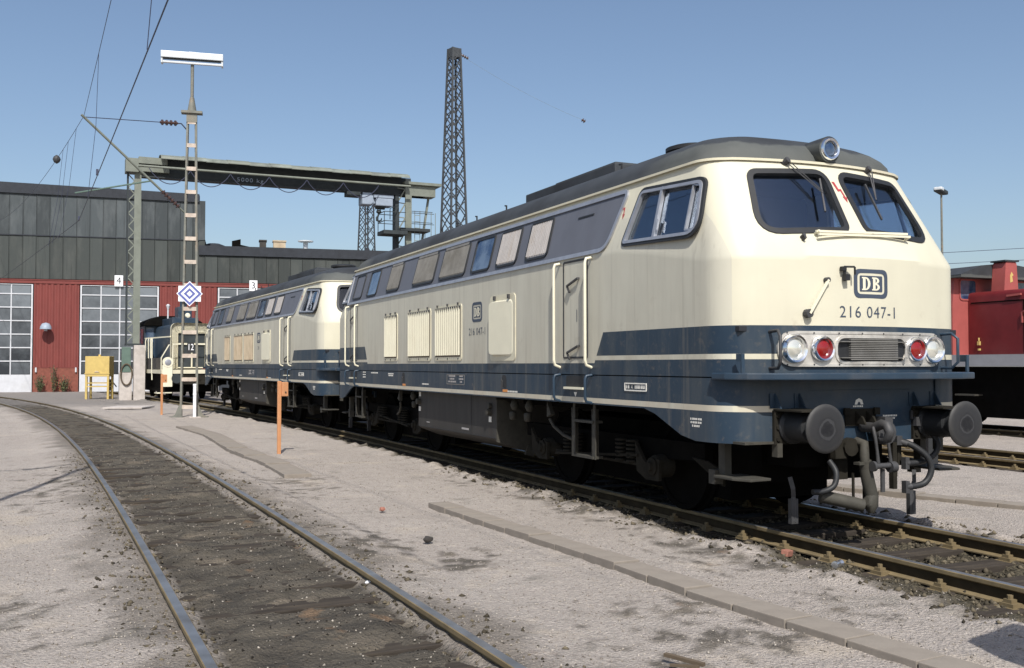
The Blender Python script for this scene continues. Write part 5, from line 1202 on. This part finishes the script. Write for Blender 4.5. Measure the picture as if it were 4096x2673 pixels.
# cantilever arm that holds the overhead line
CA = thing('cantilever_arm', (0, 0, 0), 0, 'sloping tube arm with insulators holding the overhead line beside the lamp mast', 'cantilever')
mast_lo, mast_hi, tip = Vector((-3.60, 27.9, 6.75)), Vector((-3.62, 27.85, 9.75)), Vector((-6.77, 27.0, 9.47))
i0, i1 = mast_lo.lerp(tip, .06), mast_lo.lerp(tip, .24)
m = MB(); m.tube([i1, tip, tip + (tip - i1).normalized() * .1], .042, 8); m.tube([mast_lo, i0], .03, 6); m.build('tube', m_crane, CA, smooth=60)
m = MB(); insulator(m, i0, i1, .085, 6); insulator(m, mast_hi.lerp(tip, .08), mast_hi.lerp(tip, .26), .095, 4); m.build('insulator', m_ins, CA, smooth=50)
m = MB(); m.tube([mast_hi.lerp(tip, .26), tip], .014, 5); m.tube([mast_hi + Vector((.1, 0, -.25)), mast_hi.lerp(tip, .04), mast_hi.lerp(tip, .08)], .022, 6); m.build('stay_wire', m_wire, CA)
m = MB(); m.tube([tip.lerp(i1, .86), Vector((-7.0, 27.1, 7.05))], .026, 6); m.build('steady_arm', m_green, CA)
# overhead wires
def wire(nm, pts, r, lab, cat='wire', kids=()):
    t = thing(nm, (0, 0, 0), 0, lab, cat, 'overhead wires'); MB().tube(pts, r, 5).build('strand', m_wire, t); return t
def arc3(a, b, sag, n_=16): a, b = Vector(a), Vector(b); return [a.lerp(b, i / n_) - Vector((0, 0, sag * 4 * (i / n_) * (1 - i / n_))) for i in range(n_ + 1)]
t = wire('contact_wire', arc3((-5.85, -4, 5.85), (-6.9, 24.2, 5.80), .04) + arc3((-6.9, 24.2, 5.8), (-11.6, 63.5, 6.6), .05), .010, 'thicker overhead contact wire running down behind the cantilever')
m = MB()
for y in (4.4, 16.5, 24.2): m.box((-5.85 - 1.05 * (y + 4) / 28.2, y, 5.86), (.05, .12, .12))
shatter(m.build('clamp', m_wire, t))
tip2 = tip + Vector((0, 0, .03))
t = wire('catenary_wire', arc3((-5.7, -8, 9.4), tip2, .15) + arc3(tip2, (-11.8, 63.6, 10.6), .9), .008, 'thin overhead catenary wire meeting the arm tip')
def con_(y): return Vector((-5.85 - 1.05 * (y + 4) / 28.2, y, 5.83)) if y < 24.2 else Vector((-6.9 - 4.7 * (y - 24.2) / 39.3, y, 5.8 + .8 * (y - 24.2) / 39.3 - .12))
def cat_(y):
    if y < 27: u = (y + 8) / 35; return Vector((-5.7, -8, 9.4)).lerp(tip2, u) - Vector((0, 0, .6 * u * (1 - u)))
    u = (y - 27) / 36.6; return tip2.lerp(Vector((-11.8, 63.6, 10.6)), u) - Vector((0, 0, 3.6 * u * (1 - u)))
for y in (6.5, 19.5, 28.5, 30.2, 31.4):
    p0, p1 = cat_(y), con_(y + .4); MB().tube([p0, (p0 + p1) / 2 + Vector((.06, 0, 0)), p1], .006, 4).build('dropper', m_wire, t)
pb = cat_(33.0); m = MB(); m.lathe([(.02, -.16), (.10, -.10), (.14, 0), (.10, .10), (.02, .16)], 12, 'z', pb); m.build('ball_weight', m_steel, t, smooth=60)

for i, (a, b, lab) in enumerate((((20, 68, 9.2), (95, 33, 13.6), 'uppermost thin wire in the sky above the red locomotive'), ((20, 68, 8.6), (95, 33, 12.4), 'middle thin wire in the sky above the red locomotive'), ((20, 68, 8.0), (95, 33, 10.9), 'lowest thin wire in the sky above the red locomotive'))):
    wire('overhead_wire', arc3(a, b, .8), .022, lab)

def lattice(nm, loc, z0, z1, w0, w1, rz, lab, k=17):
    t = thing(nm, loc, rz, lab, 'lattice mast', 'steel lattice masts'); H = z1
    for sx in (-1, 1):
        for sy in (-1, 1): MB().bar((sx * w0 / 2, sy * w0 / 2, 0), (sx * w1 / 2, sy * w1 / 2, H), .11).build('corner_post', m_lattice, t)
    zs = []; z = 0
    while z < H - .5: zs.append(z); z += max(.7, .95 * (w0 + (w1 - w0) * z / H))
    for fx in range(4):
        m = MB()
        for a, b in zip(zs, zs[1:] + [H - .4]):
            for (za, zb_, s) in ((a, b, 1), (a + .3, b + .3, -1)):
                ha = (w0 + (w1 - w0) * za / H) / 2; hb = (w0 + (w1 - w0) * min(zb_, H) / H) / 2
                if fx < 2: q = -1 if fx == 0 else 1; m.bar((-s * ha, q * ha, za), (s * hb, q * hb, min(zb_, H)), .055)
                else: q = -1 if fx == 2 else 1; m.bar((q * ha, -s * ha, za), (q * hb, s * hb, min(zb_, H)), .055)
        m.build('lacing', m_lattice, t)
    m = MB(); m.bb((-w1 * .55, -w1 * .55, H - .6), (w1 * .55, w1 * .55, H)); m.build('head_plate', m_lattice, t); return t
t = lattice('lattice_mast', (15.75, 53.4, 0), 0, 22.3, 1.75, .58, R(12), 'tallest steel lattice mast rising behind the nearest locomotive', 17)
t2 = thing('span_wire', (0, 0, 0), 0, 'faint span wire with an insulator leaving the tall lattice mast', 'wire', 'overhead wires'); MB().tube(arc3((16.0, 53.3, 22.0), (23.5, 50.0, 17.6), .25), .006, 5).build('strand', m_crane, t2); m = MB(); insulator(m, (16.1, 53.25, 21.95), (16.6, 53.0, 21.65), .11, 4); insulator(m, (23.4, 50.05, 17.66), (23.6, 49.95, 17.5), .13, 2); m.build('insulator', m_ins, t2)
lattice('lattice_mast', (20.2, 89.8, 0), 0, 18.7, 1.9, .9, R(20), 'short distant lattice mast under the crane hoist')
t = thing('distant_floodlight', (64.9, 58.85, 0), R(24), 'distant thin pole with a flat floodlight head above the red locomotive', 'lamp mast'); m = MB(); m.cyl((0, 0, 0), (0, 0, 17.1), .14, 8, 0, .09)
for i in range(28): m.bb((-.16, -.02, 5 + i * .42), (.16, .02, 5.03 + i * .42))
m.build('pole', m_mast, t); m = MB(); m.box((-.1, 0, 17.3), (1.9, .7, .36), (0, R(4), 0)); m.build('lamp_head', m_cranedk, t, bevel=.1); m = MB(); m.box((-.75, -.05, 17.42), (.7, .72, .3), (0, R(4), 0)); m.build('lamp_cover', m_lampw, t, bevel=.1)

# ------------------------------------------------------------------ posts, stand, litter
def orange_post(loc, lab, rz=0):
    t = thing('orange_post', loc, rz, lab, 'post', 'orange socket posts'); m = MB(); m.bb((-.034, -.025, -.1), (.034, .025, 1.42)); m.build('post', m_orange, t, bevel=.008)
    m = MB(); m.bb((.036, -.065, 1.12), (.165, .04, 1.40)); bx = m.build('socket_box', m_orange, t, bevel=.012)
    m = MB(); m.cyl((.10, -.066, 1.20), (.10, -.080, 1.20), .016, 8); m.build('socket_lid', m_steel, bx); return t
orange_post((-3.34, 12.74, -.11), 'nearer orange post with a socket box before the second locomotive', R(20))
orange_post((-4.13, 29.6, -.11), 'farther orange post with a square plate beside the concrete pier', R(20))
YS = thing('grit_bin_stand', (-5.62, 47.8, -.12), R(-21), 'yellow metal bin on four legs standing before the shed door', 'bin')
m = MB(); m.bb((-.60, -.35, 1.15), (.60, .35, 2.18)); m.bb((-.05, -.05, 2.18), (.05, .05, 2.27)); bn = m.build('bin', m_yellow, YS, bevel=.015)
m = MB(); m.plate([(-.14, 0), (.12, 0), (.02, .07), (-.06, .07)], lambda u, v, o: (u, -.352 - o, 1.36 + v), 0, .03); m.build('scraped_mark', m_tan, bn); MB().bb((-.62, -.37, 1.28), (.62, -.34, 1.33)).build('lip', m_yellow, bn)
for sx in (-.54, .54):
    for sy in (-.3, .3): MB().bb((sx - .05, sy - .05, 0), (sx + .05, sy + .05, 1.15)).build('leg', m_yellow, YS)
m = MB()
for z in (.62, .80): m.bb((-.54, -.33, z), (.54, -.28, z + .05)); m.bb((-.54, .28, z), (.54, .33, z + .05))
m.bb((-.57, -.3, .78), (-.52, .3, .83)); m.bb((.52, -.3, .78), (.57, .3, .83)); m.build('cross_rails', m_yellow, YS)
t = thing('striped_post', (-5.05, 48.7, -.12), 0, 'dark slanting post with a yellow banded foot behind the yellow bin', 'post'); m = MB(); m.bar((0, 0, .4), (0, 0, 1.0), .12); m.bar((.02, 0, .95), (.28, 0, .60), .06); m.build('post', m_cranedk, t); m = MB(); m.bb((-.06, -.06, .0), (.06, .06, .12)); m.bb((-.06, -.06, .24), (.06, .06, .36)); m.build('yellow_band', m_yellow, t)
t = thing('black_post', (6.2, 5.45, -.12), R(-20), 'black stubby post between the tracks behind the right hand buffer', 'post'); m = MB(); m.bb((-.085, -.08, 0), (.085, .08, 1.15)); m.bb((-.14, -.12, 0), (.14, .12, .08)); m.build('post', m_rubber, t, bevel=.01); m = MB(); m.bb((-.13, -.1, 1.15), (.13, .1, 1.32)); m.build('head', m_rubber, t, bevel=.02)
t = thing('marker_stake', (24.6, 18.4, -.12), 0, 'thin white stake with a rusty top at the right edge', 'post'); MB().bb((-.12, -.1, 0), (.12, .1, 1.0)).build('stake', m_lredlit if False else m_conc, t); MB().bb((-.11, -.09, 1.0), (.11, .09, 1.62)).build('top', m_orange_p, t)
t = thing('ground_cover_plate', (-4.85, 35.6, -.07), R(-20), 'flat pale cover slab lying on the ground before the concrete piers', 'cover'); MB().bb((-.75, -.9, -.02), (.75, .9, .03)).build('plate', m_conc, t)
def rock(nm, loc, s, mat, lab, cat, seed):
    r = random.Random(seed); bm = bmesh.new(); bmesh.ops.create_icosphere(bm, subdivisions=2, radius=1)
    for v in bm.verts: v.co *= r.uniform(.82, 1.12); v.co = Vector((v.co.x * s[0], v.co.y * s[1], v.co.z * s[2]))
    me = bpy.data.meshes.new(nm); bm.to_mesh(me); bm.free(); me.materials.append(mat); o = link(nm, me); o.location = loc; tag(o, lab, cat); return o
rock('stone', (-3.93, 2.2, -.075), (.05, .042, .034), m_tank, 'dark fist-sized stone on the gravel left of the kerb slabs', 'stone', 3)
rock('stone', (-3.75, 4.35, -.075), (.036, .032, .028), m_brick, 'reddish stone lying beyond the kerb slabs', 'stone', 5)
rock('stone', (-5.0, .55, -.075), (.03, .03, .02), m_signw, 'small white stone beside the curved rail', 'stone', 8)
br = MB(); br.box((0, 0, 0), (.13, .07, .06)); o = br.build('brick_fragment', m_brick, bevel=.008); o.location = (-1.0, .43, -.13); o.rotation_euler = (.15, .1, .5); tag(o, 'broken red brick lying beside the locomotive rail', 'brick')
cn = thing('crushed_can', (-1.08, -.33, -.12), .4, 'crushed silver can on the verge of the locomotive track', 'can'); m = MB(); m.lathe([(.02, -.06), (.032, -.058), (.033, 0), (.024, .03), (.034, .06), (.02, .062)], 12, 'x', (0, 0, .03)); m.build('can', m_can, cn, smooth=30)
t = thing('wood_scrap', (-3.86, -2.32, -.09), R(25), 'splintered brown wood scrap at the bottom edge of the gravel', 'wood'); m = MB(); m.bar((0, 0, .02), (.0, .26, .03), .03, .02); m.bar((-.02, .02, .01), (-.07, .18, .0), .02, .015); m.build('splinter', m_stem, t)

# things beside the camera that throw their shadows into the view
t = thing('yard_mast', (-9.15, 3.75, -.12), R(8), 'thin yard mast just outside the left edge that throws a long shadow', 'mast'); m = MB(); m.cyl((0, 0, 0), (0, 0, 9.45), .07, 10, 0, .05); m.build('pole', m_mast, t, smooth=60)
m = MB(); m.tube([(0, 0, 9.4), (-2.0, -.1, 9.35)], .03, 6); insulator(m, (-.75, -.04, 9.38), (-1.25, -.06, 9.37), .08, 4); m.build('arm', m_mast, t)
t = thing('shadow_stand_in', (-2.25, -4.30, -.12), R(10), 'unseen stand-in box on a post, added to throw the lower right shadow', 'box'); m = MB(); m.bb((-.05, -.05, 0), (.05, .05, 1.5)); m.build('post', m_mast, t); m = MB(); m.bb((-.28, -.2, 1.45), (.28, .2, 2.1)); m.build('housing', m_lgrey, t, bevel=.12)  # invented shape standing in for the unknown caster of the corner shadow
